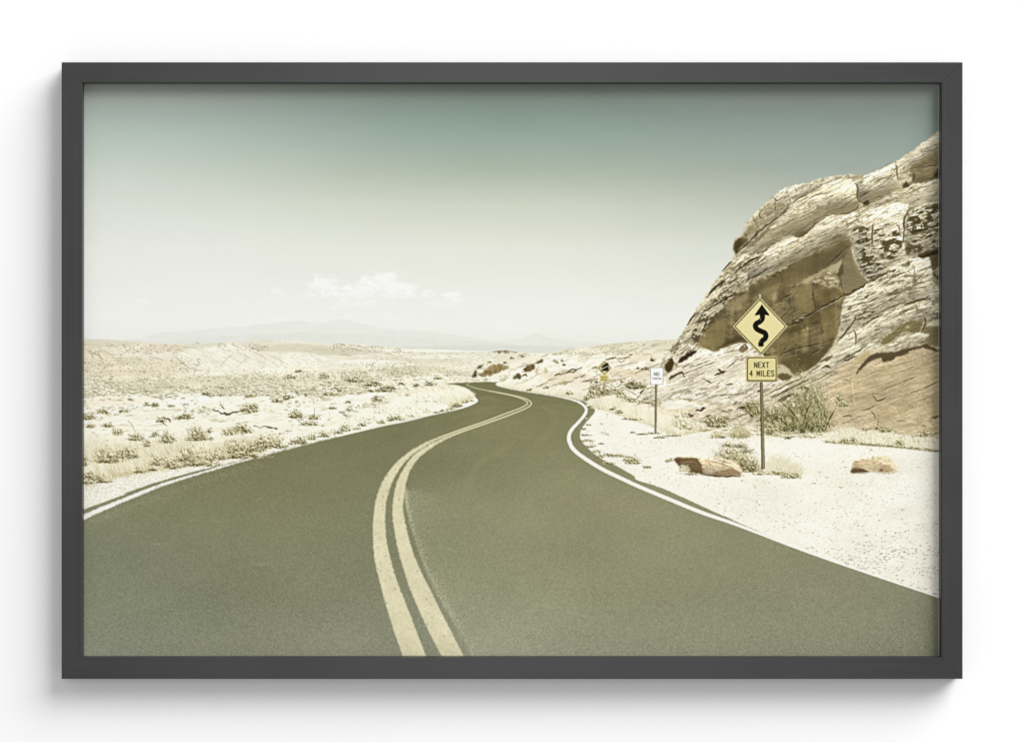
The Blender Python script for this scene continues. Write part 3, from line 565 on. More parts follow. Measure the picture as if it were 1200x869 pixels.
band([(878, 336), (914, 318), (938, 304), (976, 287), (996, 281), (998, 292), (980, 300), (952, 318), (930, 332), (912, 345), (890, 350)], (122, 109, 76), .7, 7, 2.2)
band([(960, 302), (984, 288), (996, 286), (994, 296), (986, 304), (968, 312), (950, 322), (940, 322)], (120, 108, 78), .7, 3)
fill([(932, 334), (951.8, 322.8), (969.8, 313), (987, 304.5), (984, 315), (980, 321.4), (984, 326), (982, 336), (970, 337), (957, 331), (949, 331), (939, 332)], (196, 184, 146), .92, .8)
pits([(948, 326), (970, 318), (983, 320), (984, 337), (968, 338), (955, 332)], 412, .50, .7, -.2, .2, .4, (138, 120, 76))
rock([(984, 316), (988, 305), (996, 290), (1000, 306), (1008, 320), (1017, 330), (992, 344), (988, 338), (985, 327)], (136, 125, 92), ang=.2, lines=0, mott=0, con=14, seed=420, rough=.5, relief=.05)
fill([(980, 322), (984, 314), (987, 306), (989, 318), (986, 324)], (104, 92, 62), .85, .5)
fill([(998, 298), (1004, 310), (1010, 322), (1014, 328), (1006, 322), (1000, 310)], (166, 152, 112), .7, .5)
for pts, wd, dk in [([(1018, 331), (1008, 337), (998, 343), (990, 347)], 2.4, 1), ([(990, 345), (978, 352), (966, 358), (956, 364)], 2.2, .9), ([(956, 364), (946, 370), (936, 376), (924, 381)], 2.6, .8), ([(953, 333), (953, 345), (956, 362)], 1.6, .8), ([(924, 342), (926, 356), (929, 376)], 1.2, .5), ([(985, 326), (987, 338), (990, 345)], 1.3, .7), ([(971, 362), (975, 374), (980, 390)], 1.8, .6), ([(914, 416), (934, 408), (956, 404), (976, 398)], 1.6, .6), ([(968, 312), (980, 302), (994, 289)], 1.5, .7), ([(962, 380), (964, 388), (962, 394)], 2.6, .5), ([(910, 380), (922, 366), (930, 360)], 1.0, .5), ([(912, 316), (917, 328), (914, 340)], 1.2, .6), ([(838, 388), (841, 398), (840, 408)], 1.4, .5), ([(930, 424), (948, 418), (962, 408)], 1.6, .5), ([(842, 408), (852, 402), (864, 398), (876, 396)], 2.2, .6), ([(836, 372), (838, 384), (836, 396)], 1, .4)]:
    crack(pts, wd, (70, 60, 36), dk, int(pts[0][0]) + 7)
pits([(926, 378), (945, 368), (958, 366), (952, 376), (938, 382)], 430, .48, .8, -.4, .12, .3, (64, 56, 34))
for pts, c, a in [([(889, 341), (898, 333), (912, 326), (916, 332), (913, 338), (906, 346), (910, 352), (906, 356), (898, 348)], (160, 146, 104), .6), ([(904, 345), (911, 341), (911, 349), (906, 353)], (196, 182, 138), .8), ([(930, 341), (936, 334), (946, 334), (945, 352), (934, 360)], (142, 128, 88), .5), ([(850, 362), (862, 352), (872, 344), (878, 346), (870, 356), (860, 364)], (176, 163, 122), .6),
                  ([(960, 414), (974, 400), (978, 402), (968, 414), (955, 424)], (110, 97, 64), .8), ([(914, 422), (930, 418), (950, 412), (962, 420), (948, 432), (930, 438), (918, 432)], (112, 99, 64), .75), ([(972, 366), (982, 360), (984, 376), (979, 388)], (158, 142, 96), .5)]:
    fill(pts, c, a, 1.2, .3, int(pts[0][0]), 2)
# lighter weathered faces, darker recesses and a ragged lit rim
for pts, c, a in [([(822, 402), (827, 388), (836, 378), (850, 372), (852, 392), (846, 404), (836, 408), (826, 407)], (158, 143, 96), .6), ([(932, 337), (950, 334), (953, 350), (955, 362), (940, 371), (930, 376)], (154, 138, 94), .55), ([(958, 338), (982, 338), (988, 345), (972, 353), (958, 361)], (118, 103, 66), .6),
                  ([(926, 382), (940, 374), (956, 366), (972, 360), (980, 372), (966, 374), (950, 380), (936, 388), (924, 392)], (104, 92, 58), .65), ([(962, 366), (974, 360), (980, 378), (978, 396), (966, 396), (960, 384)], (150, 134, 90), .5), ([(908, 384), (924, 392), (940, 388), (948, 400), (930, 408), (912, 414)], (146, 131, 86), .45),
                  ([(842, 409), (850, 400), (866, 394), (880, 398), (866, 401), (852, 406)], (92, 80, 48), .7), ([(880, 338), (900, 327), (912, 323), (914, 330), (898, 338), (884, 348), (876, 356)], (104, 92, 62), .5)]:
    fill(pts, c, a, 1.6, .22, int(pts[0][0] + pts[0][1]), 2)
rim = spline([(824, 390), (830, 374), (842, 363), (851, 355), (862, 345), (874, 339), (888, 330), (904, 322), (920, 313)], 10)
for k in rng.integers(0, len(rim), 46):
    x, y = rim[k] + rng.normal(0, 1.4, 2); r = rng.uniform(.9, 3.0)
    fill([(x - r, y + r * .3), (x - r * .2, y - r * .7), (x + r, y - r * .5), (x + r * .7, y + r * .5)], [(222, 212, 178), (206, 195, 158), (92, 80, 50), (112, 98, 64)][rng.integers(0, 4)], .85, .8, .5, int(k) + 3)
for k in range(34):
    x, y = rng.uniform(860, 980), rng.uniform(320, 430)
    if inside(cave, np.array([x]), np.array([y]))[0]:
        L = rng.uniform(4, 14); a_ = -.45 + rng.normal(0, .25) if rng.uniform() < .6 else 1.5 + rng.normal(0, .3)
        crack([(x, y), (x + .5 * L * math.cos(a_) + rng.normal(0, .8), y + .5 * L * math.sin(a_)), (x + L * math.cos(a_), y + L * math.sin(a_))], rng.uniform(.6, 1.5), (78, 68, 40), rng.uniform(.4, .8), int(x + 3 * y))
# knobbly rim of the alcove on the left
pits([(806, 402), (812, 384), (822, 366), (838, 350), (852, 342), (862, 346), (846, 360), (834, 372), (826, 388), (820, 402)], 440, .49, .85, -.7, .16, .3)
pits([(834, 338), (850, 322), (868, 308), (890, 296), (912, 286), (900, 300), (876, 316), (852, 334), (838, 350)], 441, .56, .8, -.65, .1, .3)
for pts, wd in [([(828, 349), (836, 339), (846, 331), (854, 324)], 2.6), ([(861, 319), (870, 312), (878, 306), (890, 300)], 2.4), ([(828, 364), (838, 357), (848, 351), (859, 346)], 2.8), ([(846, 352), (853, 349), (860, 345)], 2.6), ([(806, 381), (812, 371), (816, 366)], 2.2), ([(804, 396), (808, 393)], 2.4), ([(846, 318), (852, 311), (858, 306)], 1.8), ([(868, 330), (880, 326), (896, 318), (906, 312)], 1.4), ([(892, 298), (898, 292), (904, 288)], 1.2), ([(866, 293), (876, 287), (884, 282)], 1.2)]:
    crack(pts, wd, (78, 68, 42), .95, int(pts[0][1]))
for pts in ([(829, 366), (834, 360), (846, 355), (850, 358), (843, 364), (834, 371)], [(834, 346), (840, 339), (846, 338), (843, 345), (836, 350)], [(863, 324), (868, 318), (876, 320), (876, 326), (866, 331)], [(800, 398), (804, 391), (811, 387), (809, 393), (803, 399)], [(902, 290), (912, 280), (928, 276), (920, 284)]):
    fill(pts, (232, 224, 192), .85, .9)
for x, y, r in [(905, 286, 3.0), (874, 311, 2.2), (965, 262, 2), (934, 283, 2.4)]:
    fill([(x - r, y), (x, y - r * .7), (x + r, y - r * .5), (x + r * .6, y + r * .6)], (118, 104, 70), .8, .8, soft=2)
# bright slickrock foot, left of and below the alcove
rock([(748, 466), (760, 450), (776, 440), (784, 438), (792, 430), (806, 418), (822, 408), (838, 413), (852, 407), (866, 401), (884, 404), (898, 420), (912, 428), (926, 442), (910, 452), (890, 466), (876, 476), (850, 474), (828, 470), (800, 468), (770, 468)], (240, 232, 205), ang=-.42, lines=.55, mott=.15, con=34, seed=450, edge=0.2, er=8, fu=.05, fv=.38, dark=(120, 106, 72))
rock([(776, 424), (782, 414), (796, 396), (806, 402), (818, 406), (812, 414), (800, 424), (790, 424), (784, 420)], (226, 217, 184), ang=-.75, lines=.8, mott=.5, con=40, seed=455, fu=.08, fv=.4)
fill([(779, 428), (784, 421), (788, 419), (790, 425), (788, 433), (783, 437.5), (779.5, 434)], (82, 70, 40), .95, .5)
fill([(794, 423), (798, 419), (806, 414), (812, 411), (818, 411), (812, 416), (804, 421), (797, 425.5)], (62, 52, 32), .95, .6)
for pts, wd in [([(852, 431), (858, 426), (864, 421.5), (870, 422)], 1.8), ([(838, 439), (844, 437), (852, 435)], 2.2), ([(842, 433), (846, 437), (848, 436)], 3.0), ([(850, 451), (855, 450.4), (858, 450.6)], 2.0), ([(784, 444), (790, 440), (799, 436), (802, 442)], 2.6), ([(786, 442), (794, 438)], 2), ([(824, 444), (830, 446), (834, 449)], 1.6), ([(796, 467), (806, 468), (816, 472)], 1.2), ([(802, 462), (808, 457)], .8), ([(860, 474), (864, 470)], 1.4), ([(830, 466), (845, 463), (860, 462), (876, 460)], 1.0), ([(812, 430), (822, 426), (832, 422)], .9), ([(800, 438), (814, 433), (826, 428), (838, 424)], .8), ([(808, 446), (818, 440), (826, 437)], .7), ([(866, 410), (872, 404), (876, 408)], 2.4), ([(888, 459), (890, 458)], 2.4), ([(848, 414), (858, 411), (864, 410)], .9), ([(870, 432), (876, 431)], 1.0), ([(904, 452), (908, 451)], 1.2)]:
    crack(pts, wd, (88, 74, 44), .95, int(pts[0][0] * 3 + pts[0][1]))
fill([(866, 412), (870, 405), (876, 406), (876, 411), (870, 413)], (120, 106, 70), .85, .7)
fill([(852, 432), (862, 424), (870, 424), (876, 430), (872, 444), (858, 442), (848, 440)], (232, 224, 196), .6, 1.0, soft=2)
# round rock beside the plate, half in shade
fill([(909, 440), (910, 430), (914, 427), (920, 428), (926, 434), (930, 440), (926, 444), (918, 446)], (214, 202, 166), 1, .5)
fill([(910, 439), (916, 437), (922, 437.5), (929, 441), (925, 444.5), (918, 446), (912, 443)], (112, 98, 64), .9, .6)
# low slabs at the foot
rock([(770, 478), (785, 470), (800, 468), (830, 472), (850, 475), (880, 474), (905, 470), (940, 470), (940, 500), (900, 500), (860, 497), (820, 492), (780, 486)], (230, 216, 184), ang=-.30, lines=.45, mott=.25, con=36, seed=460, fu=.05, fv=.42, dark=(110, 94, 60))
slab([(776, 470), (800, 468), (815, 473), (842, 476), (815, 478), (786, 480), (774, 477)], 461, (250, 246, 230), .1, .6)
tint(800, 481, 24, 3, (231, 215, 180), .6, 35)
for pts, wd in [([(790, 489), (797, 487), (805, 485), (812, 488)], 3.2), ([(800, 492), (806, 489), (812, 486)], 2.2), ([(816, 481), (822, 480), (826, 478)], 2.8), ([(826, 488), (834, 487)], 1.4), ([(863, 479), (870, 477), (878, 476)], 2.2), ([(857, 492), (868, 487), (880, 483)], 1.2), ([(803, 506), (809, 505), (814, 507)], 3.0), ([(840, 478), (850, 482), (858, 480)], .9)]:
    crack(pts, wd, (70, 56, 34), .95, int(pts[0][0]) + 31)

# one last pass of grain and small relief over every face of the cliff
w = bbox(cliff); m = pmask(w, cliff, .6, .3, 9)
ca, sa = math.cos(-.42), math.sin(-.42); u = w.X * ca + w.Y * sa; v = -w.X * sa + w.Y * ca
hgt = fbm(u * .05, v * .40, 601, 5, .66) + .22 * fbm(w.X * .4, w.Y * .42, 607, 3, .7)
gy, gx = np.gradient(hgt); e = gy * .85 - gx * .55; e /= e.std()
blot = fbm(w.X * .05, w.Y * .06, 611, 5, .6) - .5
lum = w.c.mean(-1) / 255
tan_wall = [(955, 506), (960, 470), (984, 432), (1016, 414), (1080, 406), (1104, 408), (1104, 515)]; foot0 = [(760, 470), (776, 436), (800, 424), (830, 412), (866, 404), (900, 424), (926, 446), (890, 466), (930, 470), (930, 505), (800, 500)]
calm = np.maximum(np.maximum(.72 * pmask(w, cave, .9, .25, 400), .6 * pmask(w, tan_wall, 2, .1, 5, 4)), .55 * pmask(w, foot0, 2, .1, 6, 4))
w.mul(1 + m * (.062 * np.tanh(e) * (1 - calm) + .20 * blot - .02) * (.45 + .7 * lum))
notch = (1 - calm) * sstep(.60, .70, fbm(u * .22, v * .5, 613, 4, .65)) * sstep(.48, .62, fbm(w.X * .045, w.Y * .05, 617, 3)) * m * sstep(.45, .7, lum)
w.put((112, 100, 68), notch * .62)
# bedding cracks and joints scattered over the lit faces
lit_faces = [(862, 300), (905, 240), (960, 214), (1014, 208), (1100, 160), (1100, 402), (1040, 408), (1000, 404), (984, 396), (992, 350), (1018, 331), (1000, 300), (994, 280), (900, 320), (850, 350), (822, 380), (806, 396), (830, 345)]
qx = rng.uniform(806, 1100, 3200); qy = rng.uniform(170, 405, 3200); ok = inside(lit_faces, qx, qy)
for x, y in zip(qx[ok][:760], qy[ok][:760]):
    L = rng.uniform(4, 13) if rng.uniform() < .75 else rng.uniform(13, 34)
    a_ = -.44 + rng.normal(0, .09) + (-.12 if x < 880 else .06 if x > 1040 else 0)
    bend = rng.normal(0, .06) * L
    crack([(x, y), (x + L * .5 * math.cos(a_), y + L * .5 * math.sin(a_) + bend), (x + L * math.cos(a_), y + L * math.sin(a_))], rng.uniform(.35, .8) if rng.uniform() < .85 else rng.uniform(.9, 1.4), (104, 92, 60), rng.uniform(.4, .9), int(x * 7 + y))
for x, y in zip(qx[ok][760:900], qy[ok][760:900]):
    L = rng.uniform(2, 7); a_ = 1.5 + rng.normal(0, .35)
    crack([(x, y), (x + L * .5 * math.cos(a_) + rng.normal(0, .5), y + L * .5 * math.sin(a_)), (x + L * math.cos(a_), y + L * math.sin(a_))], rng.uniform(.5, 1.0), (112, 100, 68), rng.uniform(.3, .7), int(x * 5 + y))
foot = [(776, 440), (800, 424), (830, 412), (866, 404), (900, 424), (920, 446), (890, 464), (850, 472), (800, 466)]
qx = rng.uniform(776, 920, 300); qy = rng.uniform(404, 472, 300); ok = inside(foot, qx, qy)
for x, y in zip(qx[ok][:70], qy[ok][:70]):
    L = rng.uniform(4, 16); a_ = -.42 + rng.normal(0, .12)
    crack([(x, y), (x + L * .5 * math.cos(a_), y + L * .5 * math.sin(a_) + rng.normal(0, .5)), (x + L * math.cos(a_), y + L * math.sin(a_))], rng.uniform(.5, 1.1), (136, 122, 88), rng.uniform(.3, .7), int(x * 7 + y))

# ---------------------------------------------------------------- gravel shoulder, right
gravel = [(664, 452), (690, 462), (705, 470), (720, 480), (745, 490), (768, 497), (800, 507), (830, 507), (900, 511), (950, 513), (975, 517), (1010, 520), (1050, 523), (1110, 529), (1110, 780), (640, 780), (640, 470)]
w = bbox(gravel); m = pmask(w, gravel, 2.0, .1, 3)
per = np.clip((w.Y - 455) / 245, .04, 1)                     # nearer ground: larger grain
n = fbm(w.X * .02, w.Y * .06, 120, 4)
c = np.array((251, 247, 232), np.float32) + ((n - .5) * 14)[..., None] * np.array([1, 1.1, 1.4], np.float32)
g = hash2((w.X * 2).astype(np.int64), (w.Y * 2).astype(np.int64), 5) - .5
c += (g * 12)[..., None]
gg = fbm(w.X * .5, w.Y * .85, 121, 3) - .5
gg = np.where(gg > 0, gg * .4, gg)
c += (gg * (18 + 20 * per))[..., None] * np.array([1, 1.02, 1.25], np.float32)
w.put(c, m)
def pebbles(n, y0, y1, f, x0=660, x1=1104, dk=1.0):
    x = rng.uniform(x0, x1, n); y = rng.uniform(y0, y1, n) if f is None else y0 + (y1 - y0) * rng.uniform(0, 1, n) ** f
    kk = rng.uniform(0, 1, n) < .25 + 1.1 * sstep(.42, .66, fbm(x * .035, y * .11, 125, 3)); x, y = x[kk], y[kk]
    for px, py in zip(x, y):
        s = .26 + .95 * max(0, (py - 470) / 230) * rng.uniform(.35, 1.1) ** 2.2
        k = int(3 + s * s * 9)
        v = rng.uniform(.0, .65)
        qx = px + rng.normal(0, s * .8, k); qy = py + rng.normal(0, s * .33, k)
        okk = inside(gravel, qx, qy)
        dots(qx[okk], qy[okk], ramp(np.full(okk.sum(), v), [(0, (104, 96, 72)), (.5, (168, 158, 128)), (1, (214, 206, 178))]), .75 * dk)
        okk = inside(gravel, qx, qy - s)
        dots(qx[okk] + s * .3, qy[okk] - s * .7, (253, 250, 238), .5 * dk)
pebbles(3000, 480, 705, .75); pebbles(700, 640, 700, None, 900, 1104); pebbles(420, 600, 705, None, 1000, 1104)
for x, y, s in [(706, 507, 2.6), (711, 508.5, 2), (705, 496.5, 1.6), (712, 485, 1.2), (702, 479, 1.6), (968, 559, 1.6), (960, 553, 1.2), (954, 566, 1.6), (1015, 702 - 75, 2), (985, 571, 1.8), (1058, 597, 2.4), (990, 547, 1.2), (939, 560, 1.4), (1021, 527, 1.2), (1060, 647, 1.4), (1076, 547, 1.1), (1038, 623, 1.2), (1000, 635, 1.2), (1046, 645, 2.4), (885, 571, 1.2), (870, 563, 1.3), (843, 590, 1.2)]:
    k = int(12 * s); dots(x + rng.normal(0, s * .75, k), y + rng.normal(0, s * .32, k), ramp(rng.uniform(0, .5, k), VEG), .85)

# ---------------------------------------------------------------- left verge
verge = [(90, 566), (120, 560), (160, 553), (200, 549), (250, 541), (300, 532), (340, 522), (340, 530), (210, 566), (90, 612)]
w = bbox(verge); m = pmask(w, verge, 1.2, .2, 8)
c = np.array((244, 239, 221), np.float32) + ((fbm(w.X * .6, w.Y * .9, 130, 3) - .5) * 70)[..., None] + ((hash2((w.X * 2).astype(np.int64), (w.Y * 2).astype(np.int64), 9) - .5) * 22)[..., None]
w.put(c, m)
x = rng.uniform(97, 300, 900); y = 600 - (x - 97) * .21 - rng.uniform(0, 34, 900)
k = inside(verge, x, y); dots(x[k], y[k], ramp(rng.uniform(0, .8, k.sum()), VEG), .55)

# ---------------------------------------------------------------- the road
l_asph = [(90, 600), (99.7, 596), (145, 579.5), (147, 577.5), (180, 566), (220, 554.4), (251, 546.8), (293, 536), (340, 523.8), (375, 515.6), (407, 508.5), (450, 497.4), (477.6, 492), (505, 485), (533, 479), (546.7, 475), (556, 470.8), (558.5, 468.6), (556, 465.5), (553, 461), (549, 456.5), (541, 452.6), (531, 450.6), (521, 449.6)]
top = [(546.7, 447.9), (570, 447.2), (584, 447.6)]
r_asph = [(580.2, 449.6), (584, 451.8), (597.6, 455), (618, 458.6), (639, 461.4), (660, 464.4), (674, 467), (684.7, 470.2), (691.6, 474.2), (696.5, 479), (697, 482.5), (692.5, 488), (687, 494.5), (682, 501), (680, 507), (680.7, 515), (690, 526), (704, 537), (721, 545), (743, 557.5), (746, 562), (773, 570.5), (794, 579.5), (814.5, 589), (835, 598.5), (850, 605), (872, 615), (900, 627), (933, 641.5), (1000, 666), (1110, 703)]
road = [tuple(p) for p in spline(l_asph, 4)] + top + [tuple(p) for p in spline(r_asph, 4)] + [(1110, 780), (90, 780)]
w = W; m = pmask(w, road)
edge_n = pmask(w, road, .8, .5, 140); m = np.minimum(np.maximum(m * .6 + edge_n * .4, 0), 1)
def lerp_grid(rowsy, rowsx, vals):
    """bilinear table of colours over the road"""
    V = np.array(vals, np.float32); yi = np.clip(np.interp(W.Y[:, 0], rowsy, np.arange(len(rowsy))), 0, len(rowsy) - 1.001); xi = np.clip(np.interp(W.X[0], rowsx, np.arange(len(rowsx))), 0, len(rowsx) - 1.001)
    y0 = yi.astype(int); x0 = xi.astype(int); fy = (yi - y0)[:, None, None]; fx = (xi - x0)[None, :, None]
    A = V[y0][:, x0]; B = V[y0][:, x0 + 1]; C = V[y0 + 1][:, x0]; D = V[y0 + 1][:, x0 + 1]
    return (A * (1 - fx) + B * fx) * (1 - fy) + (C * (1 - fx) + D * fx) * fy
rc = lerp_grid([450, 490, 560, 640, 700, 768], [97, 300, 480, 620, 800, 1100],
   [[(122,119,84), (122,119,84), (120,118,82), (122,119,82), (126,123,86), (126,123,86)],
    [(128,126,90), (126,124,88), (127,124,88), (136,132,96), (138,135,98), (138,135,98)],
    [(134,133,100), (129,127,92), (132,131,98), (144,141,106), (146,143,108), (138,136,104)],
    [(133,136,110), (132,133,104), (135,135,106), (146,144,113), (150,147,116), (140,139,110)],
    [(135,138,114), (134,136,108), (138,139,112), (147,147,118), (148,147,118), (138,138,112)],
    [(145,148,127), (143,145,121), (146,148,124), (153,155,129), (149,151,124), (135,136,111)]])
per = np.clip((W.Y - 449) / 320, .0, 1)
z = 60 / np.maximum(W.Y - 436, 4)                            # ground distance by perspective
gu = (W.X - 600) * z * .035; gv = z * 40
grain = (hash2((W.X * 2).astype(np.int64), (W.Y * 2).astype(np.int64), 77) - .5)
g1 = fbm(W.X * .55, W.Y * .62, 151, 2) - .5; g2 = fbm(W.X * .3, W.Y * .33, 152, 3) - .5
lo = fbm(gu * .8, gv * .22, 153, 4) - .5; bl = fbm(W.X * .012, W.Y * .02, 154, 3) - .5
g3 = fbm(W.X * .95, W.Y * 1.05, 157, 2) - .5
f = grain * (7 + 12 * per) + g3 * (6 + 26 * per) + g1 * (2 + 14 * per) + g2 * (2 + 5 * per) + 4 + lo * 9 + bl * 9
rc = rc + f[..., None] * np.array([1, 1, .95], np.float32)
hot = (bl * 1.5)[..., None] * np.array([1, 0, -.6], np.float32)
wxl = np.interp(W.Y[:, 0], [560, 590, 612, 644, 678, 704, 730, 768], [478, 477, 482, 492, 505, 519, 534, 555])[:, None]
lane = sstep(-1, 7, W.X - wxl + 6 * (fbm(W.X * .4, W.Y * .4, 158, 2) - .5)) * sstep(230, 20, W.X - wxl) * sstep(540, 600, W.Y)
rc = rc + (lane * 7)[..., None] * np.array([1, 1, .9], np.float32)
W.put((rc + hot) * .972, m)
# worn, lighter wheel track beside the centre line, aggregate showing through
def speck(n, pts, col, a, spread, y_pow=1.0):
    p = spline(pts, 20); k = rng.integers(0, len(p), n)
    x = p[k, 0] + np.abs(rng.normal(0, 1, n)) * spread * (p[k, 1] - 440) / 200; y = p[k, 1] + rng.normal(0, 2.5, n)
    v = rng.uniform(.5, 1, n)
    dots(x, y, np.array(col, float) * (.82 + .18 * v[:, None]), a * v)
    s = rng.uniform(0, 1, n) < (y - 480) / 420
    dots(x[s] + .5, y[s], np.array(col, float), (a * v)[s] * .8)
wear = [(474, 576), (475, 590), (480, 612), (490, 644), (503, 678), (517, 704), (532, 730), (552, 766)]
speck(7500, wear, (190, 186, 154), .62, 28); speck(2600, wear, (214, 210, 178), .85, 3.5)
speck(2600, [(480, 640), (488, 670), (500, 700), (516, 735), (530, 768)], (112, 110, 84), .35, 3)
speck(4200, [(640, 530), (690, 580), (740, 612), (800, 650), (900, 700), (960, 730)], (184, 180, 146), .5, 40)
speck(1100, [(99, 612), (130, 600), (170, 584), (215, 569), (260, 555), (300, 544)], (214, 209, 178), .5, 14)
n = 6500; x = rng.uniform(97, 1101, n); y = 768 - 300 * rng.uniform(0, 1, n) ** 1.9
k = inside(road, x, y); dots(x[k], y[k], ramp(rng.uniform(.0, 1, k.sum()), [(0, (178, 175, 142)), (1, (232, 228, 200))]), .72 * rng.uniform(.3, 1, k.sum()))
n = 1500; x = rng.uniform(97, 1101, n); y = 768 - 260 * rng.uniform(0, 1, n) ** 1.6
k = inside(road, x, y); dots(x[k], y[k], (96, 96, 70), .4)
for x0, y0, L in [(306, 661, 12), (255, 611, 4), (185, 637, 10), (694, 734 - 4, 1.5), (588, 671, 1.2), (122, 707, 1.2), (743, 744, 1)]:
    k = int(5 * L); dots(x0 + rng.normal(0, L * .6, k), y0 + rng.normal(0, .55, k), (206, 202, 170), .38)
for x0, y0, s in [(882, 746, 2.2), (1024, 700, 2), (977, 711, 1.2), (840, 660, 1), (715, 716, 3.5)]:
    k = int(10 * s); dots(x0 + rng.normal(0, s, k), y0 + rng.normal(0, .5, k), (92, 90, 66), .6)
# faint tyre arcs on the far bend
for pts in ([(560, 468, 3), (573, 466, 4), (580, 471, 4), (577, 477, 4), (562, 482, 4), (530, 489, 3)], [(640, 478, 5), (650, 486, 6), (648, 500, 7), (630, 520, 8)], [(600, 520, 6), (560, 545, 8), (545, 580, 10)]):
    line(pts, (158, 152, 112), .22, 2.5)
line([(560, 459, 3), (600, 466, 4), (609, 473, 4), (600, 481, 4), (570, 489, 4)], (112, 109, 76), .2, 2)

# painted lines
YEL, WHT = np.array((227, 220, 184), np.float32), np.array((252, 250, 240), np.float32)
def painted(poly, col, seed):
    w = bbox(poly); m = pmask(w, poly, .55, .8, seed, 1)
    t = fbm(w.X * .5, w.Y * .5, seed, 3) - .5; h = hash2((w.X * 2).astype(np.int64), (w.Y * 2).astype(np.int64), seed) - .5
    tt = fbm(w.X * .05, w.Y * .08, seed + 4, 3) - .5
    worn = sstep(.72, .84, fbm(w.X * .35, w.Y * .35, seed + 5, 3))
    w.put(col + (t * 22 + h * 14 + tt * 20)[..., None], m * (1 - .4 * worn))
def two_edges(a, b): return [tuple(p) for p in spline(a, 6)] + [tuple(p) for p in spline(b, 6)][::-1]
painted(two_edges([(473, 772), (471.5, 767), (459.4, 732), (447.3, 690.6), (438.7, 652.6), (437, 618), (439, 594), (445.6, 569.7), (459.4, 547), (476.7, 531), (498, 518.4), (520, 509.6)],
                  [(501, 772), (499, 767), (480, 718), (462.8, 673), (453, 632), (451.5, 601), (454.4, 580), (463, 557.7), (476, 539.4), (488, 529.4), (504, 519.2), (521.5, 511)]), YEL, 161)
painted(two_edges([(519, 772), (517, 767), (497.4, 728.5), (478.4, 683.7), (464.6, 635), (460, 601), (462.8, 573), (470, 554), (483.6, 534.5), (501, 521.8), (526, 510)],
                  [(546, 772), (543.3, 767), (525, 732), (500.8, 684), (483.6, 645.7), (473.4, 604), (472.8, 587), (477.5, 559.4), (488, 539.7), (507.7, 523), (528, 511.8)]), YEL, 162)
line([(520.5, 510.4, 2.2), (545, 501.5, 1.9), (570, 493, 1.7), (590.7, 485, 1.5), (608.7, 478.4, 1.4), (617, 474, 1.4), (618, 471.2, 1.3), (613, 467.6, 1.2), (601.8, 463.8, 1.1), (584, 460, 1.0), (570, 457.2, .9), (556, 454, .8), (548.5, 451.5, .7), (547, 450, .6), (550, 449, .5)], (226, 219, 178), .95)
line([(527, 511, 2.4), (548, 503.2, 2.0), (570, 495.8, 1.8), (597.6, 485.8, 1.6), (615.6, 478.6, 1.5), (621.8, 474.3, 1.5), (622.3, 471.2, 1.4), (617, 467.4, 1.3), (606, 464, 1.1), (588, 460.3, .9), (573, 457.6, .7)], (226, 219, 178), .95)
painted(two_edges([(90, 606.5), (108, 598), (145, 583), (186.7, 567), (210, 559.8), (251.4, 547.8), (293, 536.2), (340, 523.8), (400, 509.6)],
                  [(90, 614), (108, 604), (145, 588), (186.7, 570.8), (210, 563), (251.4, 550.2), (293, 538.2), (340, 525.4), (400, 510.6)]), WHT, 163)
line([(400, 510.2, 1.2), (450, 498.4, 1.3), (477.6, 493, 1.3), (505, 486, 1.4), (533, 480, 1.5), (546.7, 476, 1.6), (555.5, 472.2, 1.7), (558.8, 469.6, 1.8), (557.6, 467.2, 1.5), (554.5, 465, 1.1)], WHT, .95)
line([(582, 451.5, .7), (597.6, 455.4, .7), (618, 459, .7), (639, 462, .9), (661, 465.9, 1.6), (675, 469.6, 2.2), (683, 473.8, 2.8), (687, 479.4, 3.4), (685.4, 485.3, 3.6), (677.8, 494.6, 3.6), (670.5, 502.4, 4.0), (667, 509.6, 4.5), (667.4, 517.4, 4.8), (672.6, 526.6, 4.7), (685, 536.6, 4.6), (705.6, 549.3, 4.6), (729, 560.6, 4.5), (748.4, 569.6, 4.4), (780, 582.8, 4.4), (821, 599.6, 4.4), (866.7, 615.6, 3.6), (933, 641.3, 3.0), (1000, 665.2, 2.4), (1060, 685.6, 1.9), (1104, 700.6, 1.7)], WHT, .97, .45, True, .25)

# ---------------------------------------------------------------- vegetation beside the road, left
vb = lambda x: np.interp(x, [90, 150, 205, 250, 300, 340, 400, 450, 480, 510, 540, 556], [570, 556, 549, 543, 532, 522, 509, 496.5, 490, 483, 476.5, 466])
vt = lambda x: np.interp(x, [90, 150, 205, 250, 300, 340, 400, 450, 480, 510, 540, 556], [512, 516, 512, 515, 508, 512, 492, 470, 458, 454, 452, 457])
w = Win(90, 448, 562, 575)
y0 = vt(w.X[0])[None, :]; y1 = vb(w.X[0])[None, :]
tt = (w.Y - y0) / np.maximum(y1 - y0, 1)
nn = fbm(w.X * .1, w.Y * .14, 170, 4); n5 = fbm(w.X * .6, w.Y * .25, 171, 3)
mm = sstep(-.25, .25, tt + (nn - .5) * 1.0) * (w.Y < y1 - .8 + (nn - .5) * 4) * (1 - inside(road, w.X, w.Y)) * (w.X < 554)
col = ramp(.66 + (nn - .5) * 1.0 + (n5 - .5) * .4, STRAW)
w.put(col, mm * .8)
for x0 in range(100, 240, 5):
    b = float(vb(x0)); h = b - float(vt(x0))
    grass(x0, b - 3, 10, h * rng.uniform(.55, .95), 240, STRAW, lean=.1, spread=.5, bright=rng.uniform(-.16, .26))
    grass(x0, b - h * .45, 8, h * .5, 90, STRAW, bright=rng.uniform(-.2, .1))
